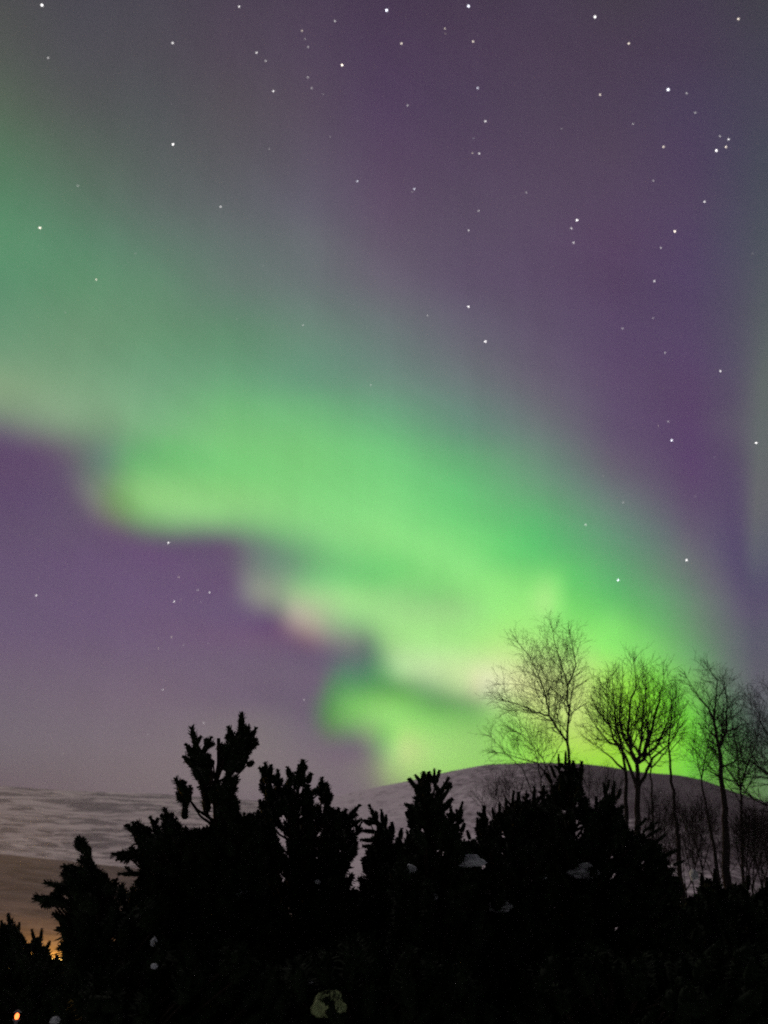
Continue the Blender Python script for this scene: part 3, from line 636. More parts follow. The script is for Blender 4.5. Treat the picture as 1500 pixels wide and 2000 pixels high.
# --- right-hand pines
pine('low spiky black pine at the foot of the thin twigs, right of the blunt pine', 8.6, 1000,
     [[(934,1604),(948,1590),(962,1594),(985,1576),(1010,1556),(1040,1560),(1060,1552),(1085,1560),(1100,2080),(890,2080),(905,1650),(920,1628)]],
     shoots=[(946,1615,945,1575,6),(935,1620,932,1598,5),(965,1600,962,1578,4),(976,1600,976,1568,4),(990,1590,988,1560,4),(1000,1590,1003,1546,4),(1014,1580,1012,1548,5),(1028,1580,1028,1545,4),(1042,1580,1044,1538,5),(918,1640,912,1622,5),(1060,1570,1062,1535,5)],
     holes=[], seed=16, cover=4.5, size=(30, 8.5))
pine('broad black pine with a square shouldered top, below the forked bare tree', 8.9, 1112,
     [[(1060,1560),(1078,1530),(1094,1505),(1096,1492),(1138,1494),(1142,1545),(1152,1566),(1172,1562),(1192,1548),(1214,1552),(1224,1604),(1262,1628),(1288,1642),(1318,1682),(1336,1722),(1345,2080),(1040,2080),(1045,1600)]],
     shoots=[(1092,1510,1091,1474,3.5),(1104,1510,1105,1470,3.5),(1078,1530,1064,1508,5),(1085,1520,1076,1496,4),(1120,1510,1120,1486,6),(1134,1520,1136,1488,6),(1184,1560,1180,1530,5),(1196,1560,1200,1528,5),(1206,1560,1212,1542,5),(1185,1545,1190,1524,4),(1166,1575,1164,1556,5),
             (1240,1620,1262,1600,4),(1255,1625,1284,1606,3.5),(1262,1635,1290,1618,4),(1280,1645,1300,1630,4),(1300,1670,1322,1660,5),(1315,1690,1335,1682,4)],
     holes=[(1152,1552,10,9),(1170,1545,10,12),(1076,1528,4,5),(1108,1540,3,4),(1126,1626,8,12),(1138,1620,6,7),(1205,1572,7,6)], seed=17, cover=4.5, size=(30, 9))
pine('black conifer mass at the lower right, under the tall bare trees', 10.5, 1450,
     [[(1250,1745),(1310,1745),(1350,1742),(1372,1718),(1396,1708),(1416,1728),(1450,1722),(1480,1730),(1520,1722),(1640,1740),(1680,2080),(1230,2080)]],
     shoots=[(1372,1735,1370,1706,5),(1396,1730,1396,1698,5),(1460,1740,1462,1712,5),(1500,1740,1498,1714,5)], seed=18, cover=4.5, size=(34, 8.5), depth=1.0)
pine('distant black spruce in the lower left corner, below the orange-lit slope', 15.0, 18,
     [[(-90,1800),(-20,1800),(8,1800),(22,1790),(38,1812),(48,1842),(62,1822),(82,1822),(98,1856),(130,2080),(-120,2080)], [(30,1845),(60,1870),(100,1850),(150,1880),(170,2080),(20,2080)]],
     shoots=[(20,1810,16,1784,5),(8,1815,2,1798,4),(34,1825,38,1802,4),(68,1840,62,1816,4),(78,1840,82,1814,4),(90,1855,98,1838,4)], holes=[(33,1985,9,9)], seed=19, cover=4.2, size=(24, 6), depth=0.9)
pine('low black pine in the bottom middle, in front of the blunt pine', 6.6, 700,
     [[(560,1860),(620,1830),(700,1815),(800,1830),(880,1850),(960,1900),(1000,2090),(520,2090)]], seed=20, cover=3.2, size=(50, 12), depth=0.5)
pine('low black pine in the bottom right, nearest to the viewer on that side', 6.8, 1180,
     [[(1000,1900),(1060,1850),(1180,1830),(1300,1840),(1420,1830),(1520,1850),(1560,2090),(980,2090)]], seed=21, cover=3.2, size=(50, 12), depth=0.5)
pine('low black pine in the bottom left, beside the red lamp', 6.6, 250,
     [[(120,1900),(180,1860),(250,1850),(330,1830),(450,1830),(560,1860),(600,2090),(110,2090)]], holes=[(301,1888,6,7)], seed=22, cover=3.2, size=(50, 12), depth=0.5)

# ------------------------------------------------------------------ bare trees
m_birch = mat('bare_bark', (0.012, 0.011, 0.009), 0.9, (5.0, (0.026, 0.023, 0.020), 6))
def bare_tree(label, D, trunks, crown, natt, seed, rtip=0.0056, rroot=0.08, twl=1.0, up=0.12, gap=0.15, name='bare_tree', group=None, cat='bare tree', dens=2.9, levels=3, grey=0):
    """trunks: list of (parent trunk index or None, point index, [(px,py,dy)...]); crown: outlines the twigs fill"""
    r = np.random.RandomState(seed)
    base0 = at(*trunks[0][2][0][:2], D)
    base = np.array([base0[0], base0[1], 0.0])
    rt = root(name, base, label, cat, group)
    polys = [c[0] for c in crown]
    def inside(p):
        d = p - np.array([0, 0, CAMZ]); zc = d[1] * CP + d[2] * SP; yc = -d[1] * SP + d[2] * CP
        X, Y = 750 + FPX * d[0] / zc, 1000 - FPX * yc / zc
        return any(inpoly([X], [Y], q)[0] for q in polys) and abs(p[1] - D) < 2.4
    S = [[], [], [], []]                       # p0, p1, r0, r1
    def seg(a, b, ra, rb):
        S[0].append(a); S[1].append(b); S[2].append(ra); S[3].append(rb)
    def grow(p, d, L, rad, lev):
        n_ = max(2, int(round(L / 0.11))); st = L / n_
        side = r.choice([-1, 1]); acc = r.uniform(0, gap)
        out = 0
        curl = r.normal(0, 0.05, 3)
        for k in range(n_):
            f = 1 - (k + 1) / n_
            r1 = max(rtip * 0.6, rad * (0.25 + 0.75 * f)) if lev < levels else max(rtip * 0.45, rad * f)
            r0 = max(rtip * 0.6, rad * (0.25 + 0.75 * (1 - k / n_))) if lev < levels else max(rtip * 0.45, rad * (1 - k / n_))
            d = unit(d + r.normal(0, 0.13, 3) + curl + np.array([0, 0, up * (0.5 if lev < 2 else 0.35)]))
            q = p + d * st
            seg(p, q, r0, r1); p = q
            if not inside(p):
                out += 1
                if out > 1 and r.rand() < 0.6: break
            acc += st
            if lev < levels and acc >= gap * (0.8 if lev > 1 else 1.35) / dens:
                acc = r.uniform(-0.04, 0.04); side = -side
                ax = unit(np.cross(d, r.normal(0, 1, 3)) )
                perp = unit(ax * 0.55 + side * np.array([1.0, 0, 0]) * 0.6 + np.array([0, 0.35 * r.normal(), 0]))
                perp = unit(perp - d * (perp @ d))
                an = r.uniform(0.45, 0.85)
                cd = unit(d * math.cos(an) + perp * math.sin(an))
                cl = max(0.22, L * (0.62 - 0.25 * k / n_) * r.uniform(0.6, 1.2)) * (1 if lev < 2 else 0.9)
                grow(p, cd, cl, min(r0 * 0.6, 0.55 * rad), lev + 1)
    built = []
    T = 0
    for pt, pi, pts in trunks:
        W3 = [at(p[0], p[1], D + p[2]) for p in pts]
        if pt is None:
            g0 = W3[0].copy(); g0[2] = -0.05
            W3 = [g0] + W3; rad0 = rroot
            lead = 1
        else:
            pr = built[pt]; W3 = [pr[0][pi + (1 if trunks[pt][0] is None else 1)]] + W3
            rad0 = pr[1][pi + 1] * 0.72; lead = 1
        # resample
        P = [W3[0]]
        for a, b in zip(W3[:-1], W3[1:]):
            n_ = max(1, int(round(np.linalg.norm(b - a) / 0.22)))
            for k in range(1, n_ + 1):
                P.append(a + (b - a) * k / n_ + (r.normal(0, 0.012, 3) if k < n_ else 0))
        m = len(P)
        cum = np.concatenate([[0], np.cumsum([np.linalg.norm(P[i + 1] - P[i]) for i in range(m - 1)])])
        tot = cum[-1]
        ztop = max(p[2] for p in P)
        rads = rad0 * (1 - cum / tot) ** 1.05 + rtip * 1.4
        wr = [float(np.interp(np.linalg.norm(0), [0], [0]))] * 0
        idx = [int(np.argmin([np.linalg.norm(q - w_) for q in P])) for w_ in W3]
        built.append((W3, [float(rads[i]) for i in idx]))
        side = 1; acc = 0
        for i in range(m - 1):
            seg(P[i], P[i + 1], rads[i], rads[i + 1])
            d = unit(P[i + 1] - P[i]); acc += cum[i + 1] - cum[i]
            if inside(P[i + 1]) and acc > gap * 1.1 / dens:
                acc = 0; side = -side
                for sd_ in ((side,) if r.rand() < 0.6 else (side, -side)):
                    perp = unit(np.array([sd_ * 1.0, r.normal(0, 0.8), 0.15])); perp = unit(perp - d * (perp @ d))
                    an = r.uniform(0.5, 0.95)
                    cd = unit(d * math.cos(an) + perp * math.sin(an))
                    rem = (tot - cum[i + 1])
                    cl = min(1.9, 0.45 + rem * 0.55) * r.uniform(0.65, 1.15) * twl
                    grow(P[i + 1], cd, cl, min(rads[i + 1] * 0.5, 0.022), 1)
        d = unit(P[-1] - P[-2])
        for q in range(4):
            grow(P[-1], unit(d + r.normal(0, 0.35, 3)), r.uniform(0.4, 0.75) * twl, rads[-1] * 0.9, 2)
    a, b, ra, rb = [np.array(x) for x in S]
    ra = ra.astype(float); rb = rb.astype(float)
    thick = rb > 0.016
    if name == 'bare_sapling': thick = np.arange(len(rb)) < 8
    V1, Q1 = tubes(a[thick], b[thick], ra[thick], rb[thick], 6)
    mesh_obj('trunk', V1, Q1, m_birch, rt)
    V2, Q2 = tubes(a[~thick], b[~thick], ra[~thick], rb[~thick], 3)
    mesh_obj('crown', V2, Q2, m_birch, rt)
    return rt

G_ = 'bare trees against the aurora'
# B1: tall two-limbed tree
bare_tree('tall bare tree with a long limb forking left, brightest green glow behind', 21.0,
  [(None, 0, [(1112,1700,0),(1112,1600,0),(1113,1500,0),(1108,1450,0),(1111,1400,0),(1108,1340,0),(1100,1310,0.1),(1088,1270,0.2),(1080,1235,0.2)]),
   (0, 3, [(1086,1420,0.1),(1072,1398,0.3),(1066,1360,0.4),(1052,1320,0.4),(1036,1285,0.4),(1012,1255,0.3)]),
   (1, 1, [(1045,1392,-0.2),(1015,1376,-0.3),(985,1368,-0.4)]),
   (0, 5, [(1125,1300,-0.1),(1112,1240,-0.2)])],
  [([(1075,1205),(1100,1215),(1120,1245),(1140,1290),(1140,1350),(1128,1430),(1114,1450),(1085,1425),(1040,1400),(990,1390),(955,1365),(975,1330),(985,1290),(1000,1250),(1040,1220),(1045,1240)], 1500)],
  0, 31, dens=2.4, rroot=0.085, group=G_)
# B0: left drooping sprays
bare_tree('bare tree with soft drooping sprays, leftmost above the hill crest', 23.0,
  [(None, 0, [(1085,1700,0),(1080,1600,0),(1075,1520,0),(1060,1480,0),(1035,1450,0.2),(1010,1430,0.2)]),
   (0, 2, [(1050,1490,-0.3),(1010,1480,-0.4),(975,1470,-0.4)])],
  [([(940,1425),(975,1400),(1010,1415),(1060,1430),(1090,1460),(1100,1500),(1060,1505),(960,1495),(965,1450)], 750)],
  0, 32, rroot=0.06, group=G_)
# B2: dense multi-stemmed tree
bare_tree('dense bare tree with many upright stems from a low fork, centre of the trees', 20.0,
  [(None, 0, [(1246,1700,0),(1246,1600,0),(1246,1545,0),(1244,1492,0),(1262,1460,0.2),(1275,1420,0.3),(1288,1370,0.4),(1296,1320,0.4)]),
   (0, 3, [(1232,1465,-0.1),(1226,1430,-0.2),(1230,1380,-0.3),(1242,1330,-0.3),(1238,1295,-0.3)]),
   (0, 3, [(1252,1450,-0.4),(1256,1400,-0.4),(1262,1350,-0.4)]),
   (0, 3, [(1285,1455,0.1),(1305,1410,0.2),(1312,1370,0.2)]),
   (0, 2, [(1275,1480,0.4),(1305,1455,0.5),(1325,1425,0.5)]),
   (0, 2, [(1222,1478,-0.4),(1198,1445,-0.6),(1186,1400,-0.6),(1188,1350,-0.6)]),
   (0, 3, [(1218,1440,0.5),(1210,1390,0.6),(1216,1330,0.6)])],
  [([(1150,1420),(1165,1350),(1185,1310),(1200,1310),(1225,1285),(1260,1290),(1300,1305),(1320,1340),(1322,1400),(1300,1450),(1270,1480),(1220,1480),(1180,1450)], 1900)],
  0, 33, dens=1.25, rroot=0.13, up=0.25, group=G_)
bare_tree('slim bare trunk leaning beside the low-forked tree, on its left', 20.3,
  [(None, 0, [(1226,1700,0),(1224,1600,0),(1222,1505,0),(1215,1460,0),(1204,1420,0.1),(1198,1370,0.2),(1196,1320,0.2)]),
   (0, 3, [(1190,1450,0),(1165,1420,-0.2),(1152,1400,-0.2)]),
   (0, 2, [(1195,1480,0.2),(1165,1455,0.3)])],
  [([(1148,1400),(1160,1360),(1175,1340),(1190,1310),(1210,1320),(1215,1380),(1220,1440),(1200,1480),(1160,1470),(1140,1440)], 800)],
  0, 34, rroot=0.1, up=0.2, group=G_)
# B3 thin
bare_tree('thin straight bare tree between the dense tree and the brushy top', 22.0,
  [(None, 0, [(1328,1710,0),(1325,1640,0),(1316,1560,0),(1309,1500,0),(1307,1440,0),(1312,1390,0),(1310,1345,0)])],
  [([(1290,1400),(1300,1350),(1318,1330),(1335,1370),(1335,1430),(1322,1470),(1296,1480),(1288,1440)], 420)],
  0, 35, dens=3.4, rroot=0.09, up=0.2, group=G_)
# B4 brushy, leaning trunk
bare_tree('brushy bare tree on a leaning trunk, left of the tallest right tree', 21.5,
  [(None, 0, [(1402,1710,0),(1392,1640,0),(1380,1580,0),(1370,1520,0),(1362,1485,0),(1356,1450,0)]),
   (0, 3, [(1378,1480,0),(1384,1445,0.2)])],
  [([(1335,1500),(1340,1450),(1352,1420),(1372,1435),(1395,1450),(1395,1500),(1375,1520),(1350,1520)], 520)],
  0, 36, dens=3.4, rroot=0.08, up=0.3, group=G_)
# B5 right tall
bare_tree('tall bare tree with a kinked trunk, nearest the right edge but one', 19.5,
  [(None, 0, [(1420,1720,0),(1418,1640,0),(1414,1560,0),(1408,1500,0),(1404,1460,0),(1395,1410,0),(1385,1385,0),(1360,1355,0.1),(1342,1325,0.1)]),
   (0, 5, [(1398,1370,-0.2),(1400,1330,-0.2),(1388,1312,-0.2)]),
   (0, 4, [(1418,1430,0.2),(1420,1380,0.3),(1414,1340,0.3)])],
  [([(1335,1330),(1360,1310),(1395,1300),(1425,1320),(1435,1370),(1430,1430),(1440,1480),(1430,1520),(1405,1530),(1395,1450),(1370,1400),(1345,1370)], 1250)],
  0, 37, dens=3.2, rroot=0.14, up=0.15, group=G_)
# B6 right edge
bare_tree('spreading bare tree cut by the right edge of the photo', 18.0,
  [(None, 0, [(1560,1760,0),(1555,1640,0),(1545,1540,0),(1520,1470,0),(1490,1420,0),(1470,1385,0)]),
   (0, 2, [(1500,1510,-0.2),(1470,1490,-0.3),(1450,1470,-0.3)]),
   (0, 3, [(1510,1420,0.3),(1505,1370,0.3)])],
  [([(1440,1390),(1460,1365),(1490,1350),(1540,1330),(1640,1360),(1650,1560),(1560,1600),(1480,1600),(1440,1560),(1450,1500),(1436,1450)], 1700)],
  0, 38, dens=3.6, rroot=0.12, up=0.1, group=G_)

bare_tree('wide bare tree standing behind the low-forked one', 25.0,
  [(None, 0, [(1276,1700,0),(1275,1600,0),(1272,1500,0),(1266,1440,0),(1262,1380,0),(1256,1310,0)]),
   (0, 2, [(1300,1470,0.2),(1322,1430,0.3),(1330,1390,0.3)]),
   (0, 2, [(1240,1460,-0.2),(1205,1420,-0.3),(1178,1370,-0.3)])],
  [([(1150,1470),(1160,1370),(1190,1310),(1225,1285),(1270,1285),(1310,1310),(1335,1370),(1335,1490),(1240,1500)], 0)],
  0, 51, rroot=0.05, dens=1.3, up=0.2, group=G_)
bare_tree('hazy bare tree behind the kinked trunk, its crown reaching right', 24.0,
  [(None, 0, [(1452,1740,0),(1450,1640,0),(1446,1540,0),(1440,1470,0),(1430,1410,0),(1418,1350,0)]),
   (0, 2, [(1462,1490,0.2),(1478,1450,0.3),(1484,1400,0.3)]),
   (0, 2, [(1420,1500,-0.2),(1392,1470,-0.3),(1374,1430,-0.3)])],
  [([(1355,1530),(1360,1400),(1380,1340),(1420,1320),(1460,1360),(1500,1380),(1510,1560),(1440,1590),(1380,1570)], 0)],
  0, 52, rroot=0.06, dens=2.8, up=0.15, group=G_)
bare_tree('bare tree with sprays filling the gap left of the forked limb', 25.0,
  [(None, 0, [(1062,1700,0),(1060,1600,0),(1056,1520,0),(1046,1470,0),(1030,1430,0),(1010,1400,0)]),
   (0, 2, [(1080,1480,0.2),(1098,1450,0.3),(1100,1420,0.3)]),
   (0, 1, [(1020,1500,-0.2),(985,1470,-0.3),(960,1440,-0.3)])],
  [([(945,1450),(960,1415),(1000,1385),(1060,1400),(1105,1410),(1105,1500),(960,1500)], 0)],
  0, 53, rroot=0.045, dens=2.0, up=0.05, group=G_)

# saplings and brush before the hill
G2 = 'bare saplings in front of the hill'
sap = [
 ('wispy bare sapling with a fan of purple twigs, left of the spiky pine', 26.0, 1000, 1640, [(930,1560),(950,1510),(1000,1495),(1050,1500),(1060,1560),(1010,1600),(960,1590)], 500, 41),
 ('fine bare sapling behind the square-topped pine, below the crest', 24.0, 1165, 1640, [(1130,1540),(1150,1500),(1190,1500),(1215,1530),(1210,1580),(1150,1590)], 380, 42),
 ('bare sapling with side branches crossing the hill, right of the twin trunks', 22.5, 1268, 1690, [(1262,1640),(1262,1560),(1280,1520),(1310,1510),(1322,1560),(1320,1640),(1290,1660)], 420, 43),
 ('bare sapling between two leaning trunks, middle of the right thicket', 24.5, 1352, 1720, [(1320,1640),(1325,1560),(1340,1520),(1370,1520),(1390,1560),(1392,1660),(1360,1700),(1330,1690)], 620, 44),
 ('thick bare sapling clump right of the kinked trunk', 22.0, 1455, 1740, [(1425,1700),(1425,1600),(1440,1550),(1465,1540),(1500,1560),(1510,1700),(1470,1720)], 750, 45),
 ('bare sapling clump low against the right edge of the photo', 20.5, 1500, 1750, [(1470,1720),(1475,1620),(1500,1570),(1560,1560),(1600,1640),(1590,1740)], 600, 46),
 ('short bare sapling at the right foot of the broad pine', 21.0, 1340, 1740, [(1300,1720),(1300,1660),(1325,1640),(1360,1650),(1375,1710),(1350,1730)], 360, 47),
 ('leafless bush-like sapling directly under the leaning brushy tree', 23.0, 1372, 1700, [(1330,1640),(1335,1560),(1372,1530),(1405,1560),(1405,1650),(1370,1690)], 0, 61),
 ('pale bare sapling between the broad pine and the thin straight tree', 23.5, 1298, 1700, [(1262,1660),(1270,1580),(1298,1550),(1326,1580),(1326,1670),(1300,1690)], 0, 62),
 ('dark bare sapling between the kinked trunk and the photo edge', 21.5, 1470, 1740, [(1430,1720),(1436,1600),(1470,1560),(1512,1590),(1515,1720)], 0, 63),
 ('tall bare sapling rising to the crest at the right edge', 23.0, 1488, 1740, [(1440,1640),(1450,1560),(1488,1520),(1530,1560),(1530,1700),(1470,1710)], 0, 64),
 ('low bare sapling over the crest line behind the square-topped pine', 26.0, 1075, 1660, [(1030,1560),(1040,1510),(1075,1495),(1110,1515),(1110,1570),(1070,1590)], 0, 65),
 ('slanting bare sapling left of the wispy purple fan', 26.5, 975, 1640, [(920,1590),(930,1530),(965,1505),(1010,1530),(1005,1600),(960,1610)], 0, 66),
 ('short bare sapling beside the kinked trunk, on its left', 20.0, 1400, 1740, [(1370,1720),(1372,1640),(1395,1600),(1418,1640),(1425,1720)], 360, 48),
]
for lab, D, bx, by, poly, cnt, sd in sap:
    cx = sum(p[0] for p in poly) / len(poly); cy = sum(p[1] for p in poly) / len(poly)
    bare_tree(lab, D, [(None, 0, [(bx, by, 0), ((bx + cx) / 2, (by + cy) / 2 + 10, 0), (cx, cy, 0)]),
                       (0, 0, [(bx + 14, (by + cy) / 2, 0.2), (cx + 22, cy + 5, 0.3)]),
                       (0, 0, [(bx - 12, (by + cy) / 2, -0.2), (cx - 24, cy + 8, -0.3)])],
              [(poly, cnt)], 0, sd, rroot=0.04, twl=1.15, up=0.4, gap=0.15, dens=2.3, rtip=0.006, name='bare_sapling', group=G2, cat='sapling')

# ------------------------------------------------------------------ snow clumps on the pines
m_clump = mat('clump_snow', (0.42, 0.46, 0.47), 0.8, (9.0, (0.30, 0.34, 0.34), 4))
def clump(px, py, a, b, D, label, seed):
    """a lump of several merged snow cushions"""
    import bmesh
    r = np.random.RandomState(seed); s = mpp(D)
    bm = bmesh.new()
    from mathutils import Matrix, noise as mn, Vector
    bmesh.ops.create_icosphere(bm, subdivisions=4, radius=1.0)
    off = Vector(r.uniform(-20, 20, 3))
    for v in bm.verts:
        q = 1 + 0.42 * mn.noise(v.co * 1.2 + off) + 0.16 * mn.noise(v.co * 3.1 + off) + 0.03 * mn.noise(v.co * 8 + off)
        v.co = v.co * q
        if v.co.z < 0: v.co.z *= 0.6
        v.co.x *= a * s; v.co.z *= b * s; v.co.y *= max(a, b) * s * 0.8
    me = bpy.data.meshes.new('snow_clump'); bm.to_mesh(me); bm.free(); me.materials.append(m_clump)
    for p in me.polygons: p.use_smooth = True
    o = bpy.data.objects.new('snow_clump', me); SC.collection.objects.link(o)
    o.location = at(px, py, D); o['label'] = label; o['category'] = 'snow clump'; o['group'] = 'snow clumps on the pines'
    return o
m_aurora_tint = mat('aurora_tinted_snow', (0.28, 0.36, 0.17), 0.8, (9.0, (0.20, 0.27, 0.11), 3))  # plain snow with the aurora's green light put into its colour
CL = [
 (465,1743,14,11,7.5,'grey snow clump on the tall two-leader pine, halfway down'),
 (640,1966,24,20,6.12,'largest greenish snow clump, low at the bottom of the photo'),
 (606,1918,6,6,6.25,'small snow clump just above the largest greenish one'),
 (922,1684,25,15,7.05,'rounded grey snow cap on the right flank of the blunt pine'),
 (797,1702,15,13,7.05,'grey snow clump on the left flank of the blunt pine'),
 (843,1753,13,7,7.0,'flat snow cap in the middle of the blunt pine'),
 (980,1773,22,13,8.0,'oval snow clump low on the spiky pine'),
 (1060,1715,9,6,8.2,'small snow clump on the broad pine, near its left side'),
 (1140,1706,32,16,8.4,'wide dim snow clump in the broad pine'),
 (620,1724,5,5,7.8,'tiny snow clump low in the open-crowned pine'),
 (301,1843,6,10,6.4,'narrow snow clump in the low crooked pine'),
 (301,1888,6,6,5.8,'tiny snow clump under the narrow one in the crooked pine'),
 (107,1994,9,7,5.8,'snow clump at the bottom edge near the red lamp'),
 (1355,1712,7,12,12.5,'upright snow lump on the sapling foot in the right thicket'),
]
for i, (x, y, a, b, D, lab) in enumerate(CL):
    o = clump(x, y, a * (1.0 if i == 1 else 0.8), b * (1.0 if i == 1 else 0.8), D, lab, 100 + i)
    if i == 1: o.data.materials[0] = m_aurora_tint

# ------------------------------------------------------------------ the lamp beyond the trees
m_metal = mat('lamp_metal', (0.12, 0.12, 0.13), 0.5)
m_glow = bpy.data.materials.new('lamp_glow'); m_glow.use_nodes = True
t = N(m_glow.node_tree); m_glow.node_tree.nodes.clear()
em = t.new('ShaderNodeEmission'); em.inputs[0].default_value = (1.0, 0.16, 0.04, 1); em.inputs[1].default_value = 4.0
oo = t.new('ShaderNodeOutputMaterial'); t.link(em.outputs[0], oo.inputs[0])
D = 11.5
lp = at(33, 1985, D)
rt = root('garden_lamp', (lp[0], lp[1], 0), 'small glowing red-orange lamp at the bottom left corner', 'lamp')
V, Q = tubes([(lp[0], lp[1], -0.02), (lp[0], lp[1], lp[2] - 0.05), (lp[0], lp[1], lp[2] + 0.04)], [(lp[0], lp[1], lp[2] - 0.05), (lp[0], lp[1], lp[2] - 0.03), (lp[0], lp[1], lp[2] + 0.07)], [0.02, 0.03, 0.05], [0.018, 0.045, 0.008], 10)
mesh_obj('post', V, Q, m_metal, rt)
vv = []; nn = 12
for i in range(9):
    tt = math.pi * i / 8
    for j in range(nn): vv.append((lp[0] + 0.026 * math.sin(tt) * math.cos(2 * math.pi * j / nn), lp[1] + 0.026 * math.sin(tt) * math.sin(2 * math.pi * j / nn), lp[2] + 0.036 * math.cos(tt)))
mesh_obj('bulb', vv, [(i * nn + j, i * nn + (j + 1) % nn, (i + 1) * nn + (j + 1) % nn, (i + 1) * nn + j) for i in range(8) for j in range(nn)], m_glow, rt, smooth=True)
# light of the lamps along the lane behind the corner trees, falling on the slope
for (px, D, e) in ((-80, 70, 27000.0), (30, 76, 19000.0)):
    p = at(px, HORIZON, D)
    L = bpy.data.lights.new('lane_light', 'POINT'); L.energy = e; L.color = (1.0, 0.54, 0.07); L.shadow_soft_size = 1.2
    lo = bpy.data.objects.new('lane_light', L); SC.collection.objects.link(lo); lo.location = (p[0], p[1], 9.0)

# ------------------------------------------------------------------ stars
STARS = [ # px, py, size, tint (0 white, 1 warm, 2 blue)
 (82,10,4.2,0),(467,13,3,0),(755,20,5.5,2),(915,12,4.5,2),(654,41,2.6,0),(1162,33,4.2,0),(1442,37,3.4,1),
 (590,60,2.6,1),(596,76,1.6,0),(602,92,2.4,0),(869,56,2.4,1),(870,66,1.3,1),(784,85,3.3,1),(924,81,3,1),(1228,85,3.3,1),(337,84,3.4,0),(94,113,2.4,0),
 (501,103,2.8,0),(519,119,2.4,0),(668,127,4.2,1),(601,151,2.4,0),(609,172,2.4,0),(631,184,1.6,0),(534,178,3.4,0),(933,172,3.3,2),(1172,185,2.8,1),(1305,175,5.5,2),(1341,182,2.2,0),
 (1358,220,2.4,0),(796,206,2.4,0),(948,237,3.5,0),(1097,251,1.7,0),(1236,242,2.0,0),(1406,266,2.4,0),(1423,272,3.2,0),(1418,287,3.4,1),(1399,294,4.5,0),(1296,287,3.4,1),
 (925,270,1.2,2),(923,299,2.4,1),(936,300,3.2,0),(338,282,4.2,0),(526,291,1.8,0),(645,267,1.3,0),(698,354,3.6,2),(809,369,3.4,2),(805,375,1.6,0),(1276,353,2.2,0),(1028,376,2.2,0),(1376,394,3.2,0),
 (152,363,2.0,0),(431,404,2.8,0),(935,412,2.7,0),(915,450,2.9,0),(1127,430,4.6,0),(1116,446,2.8,0),(1120,474,3.0,0),(1318,452,4.4,1),(1291,484,2.6,0),(78,445,4.2,1),(265,495,1.6,0),(714,424,1.2,0),
 (1470,495,1.3,0),(1278,549,3.4,0),(188,546,3.2,1),(915,599,4.5,0),(835,616,2.6,0),(1276,621,2.0,0),(1216,641,2.2,0),(948,667,5.0,0),(592,635,2.2,0),(514,519,1.3,0),(463,623,1.7,0),(127,610,1.5,0),
 (1299,689,2.4,0),(1407,725,3.6,0),(724,752,2.2,0),(1305,823,2.6,0),(1286,832,1.5,1),(1312,860,4.6,2),(1477,865,4.0,0),(1395,893,1.2,2),(1178,929,1.7,0),(1217,981,2.2,0),(1358,969,1.4,0),
 (1144,1025,3.4,0),(1341,1094,4.2,0),(1207,1133,4.8,2),(329,1060,4.0,0),(349,1127,2.4,1),(386,1152,2.6,0),(409,1157,3.0,0),(340,1175,3.0,0),(353,1171,1.3,1),(392,1176,1.6,0),
 (71,1163,3.0,0),(335,1244,2.2,1),(310,1266,2.0,1),(358,1260,1.8,0),(406,1256,1.4,0),(318,1347,2.6,0),(594,1367,2.6,0),(398,1412,2.6,0),(289,1435,1.5,0),(123,1472,1.4,0),(367,806,1.4,0),
]
def star_mat(name, col, e):
    m = bpy.data.materials.new(name); m.use_nodes = True; m.node_tree.nodes.clear(); t = N(m.node_tree)
    em = t.new('ShaderNodeEmission'); em.inputs[0].default_value = (*col, 1); em.inputs[1].default_value = e
    oo = t.new('ShaderNodeOutputMaterial'); t.link(em.outputs[0], oo.inputs[0]); m.cycles.emission_sampling = 'NONE'
    return m
SM = {}
tint = {0: (1, 0.97, 0.96), 1: (1, 0.88, 0.74), 2: (0.86, 0.88, 1)}
import bmesh
bmh = bmesh.new(); bmesh.ops.create_icosphere(bmh, subdivisions=2, radius=1.0)
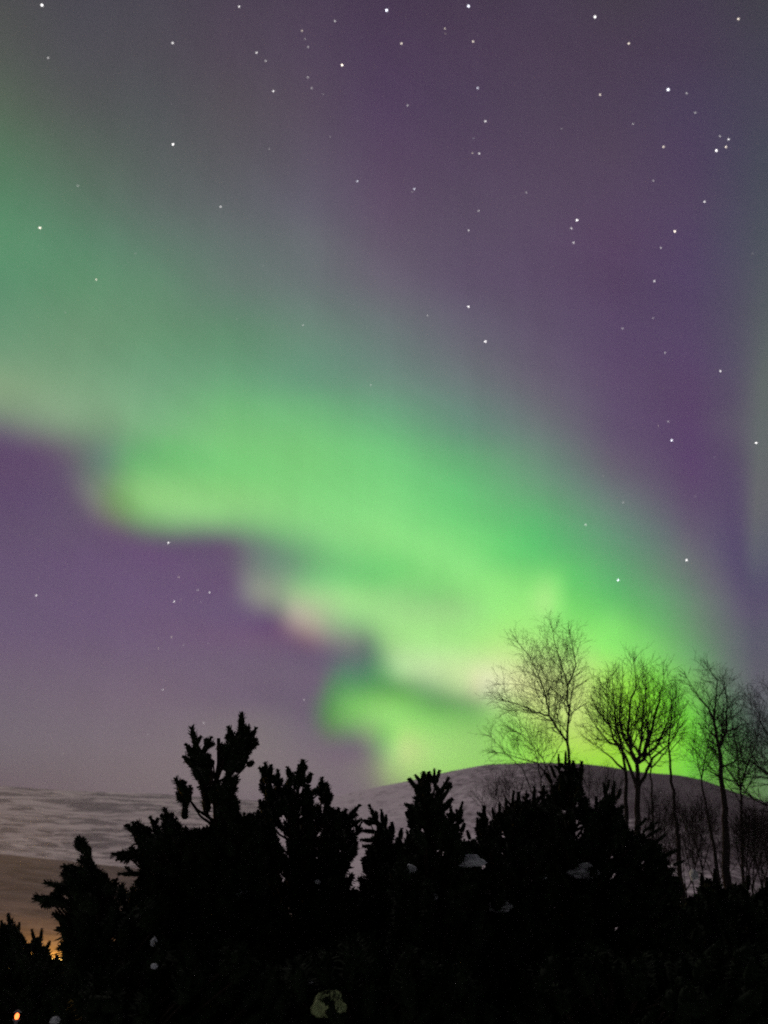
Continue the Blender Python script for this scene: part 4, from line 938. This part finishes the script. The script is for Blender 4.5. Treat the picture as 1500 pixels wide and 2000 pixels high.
rs = random.Random(4)
cols_ = ['at the left edge', 'left of centre', 'in the middle', 'right of centre', 'at the right edge']
seen = set()
SD = 14000.0
for (x, y, sz, tn) in STARS:
    lvl = 3 if sz >= 4 else 2 if sz >= 2.8 else 1 if sz >= 2.0 else 0
    key = (lvl, tn)
    if key not in SM:
        me = bpy.data.meshes.new('star'); bmh.to_mesh(me)
        me.materials.append(star_mat('star_light', tint[tn], [0.6, 1.1, 1.9, 3.0][lvl])); SM[key] = me
    o = bpy.data.objects.new('star', SM[key]); SC.collection.objects.link(o)
    d = unit(ray(x, y)); o.location = d * SD + np.array([0, 0, CAMZ])
    rr = (0.27 + sz * 0.265) / FPX * SD
    rr *= float(unit(ray(x, y)) @ unit(ray(750, 1000))) ** -1 * 0.9
    o.scale = (rr * rs.uniform(0.9, 1.1), rr, rr * rs.uniform(0.95, 1.2))
    word = {3: 'bright', 2: 'clear small', 1: 'faint', 0: 'very faint'}[lvl]
    cw = {0: 'white', 1: 'yellowish', 2: 'bluish'}[tn]
    o['label'] = f"{word} {cw} star, {round(x / 15)}% across and {round(y / 20)}% down the photo"
    o['category'] = 'star'; o['group'] = 'stars in the night sky'

# ------------------------------------------------------------------ the air
V = [(x, y, z) for z in (-60.0, HT) for (x, y) in ((-HX, -HX), (HX, -HX), (HX, HX), (-HX, HX))]
hz = mesh_obj('haze', V, [(0, 3, 2, 1), (4, 5, 6, 7), (0, 1, 5, 4), (1, 2, 6, 5), (2, 3, 7, 6), (3, 0, 4, 7)], bpy.data.materials.new('haze'))
hm = hz.data.materials[0]; hm.use_nodes = True; hm.node_tree.nodes.clear(); t = N(hm.node_tree)
pv = t.new('ShaderNodeVolumePrincipled'); pv.inputs['Color'].default_value = (0.98, 0.94, 0.98, 1)
pv.inputs['Density'].default_value = HAZE_D; pv.inputs['Anisotropy'].default_value = 0.1
oo = t.new('ShaderNodeOutputMaterial'); t.link(pv.outputs[0], oo.inputs['Volume'])
hz['kind'] = 'stuff'
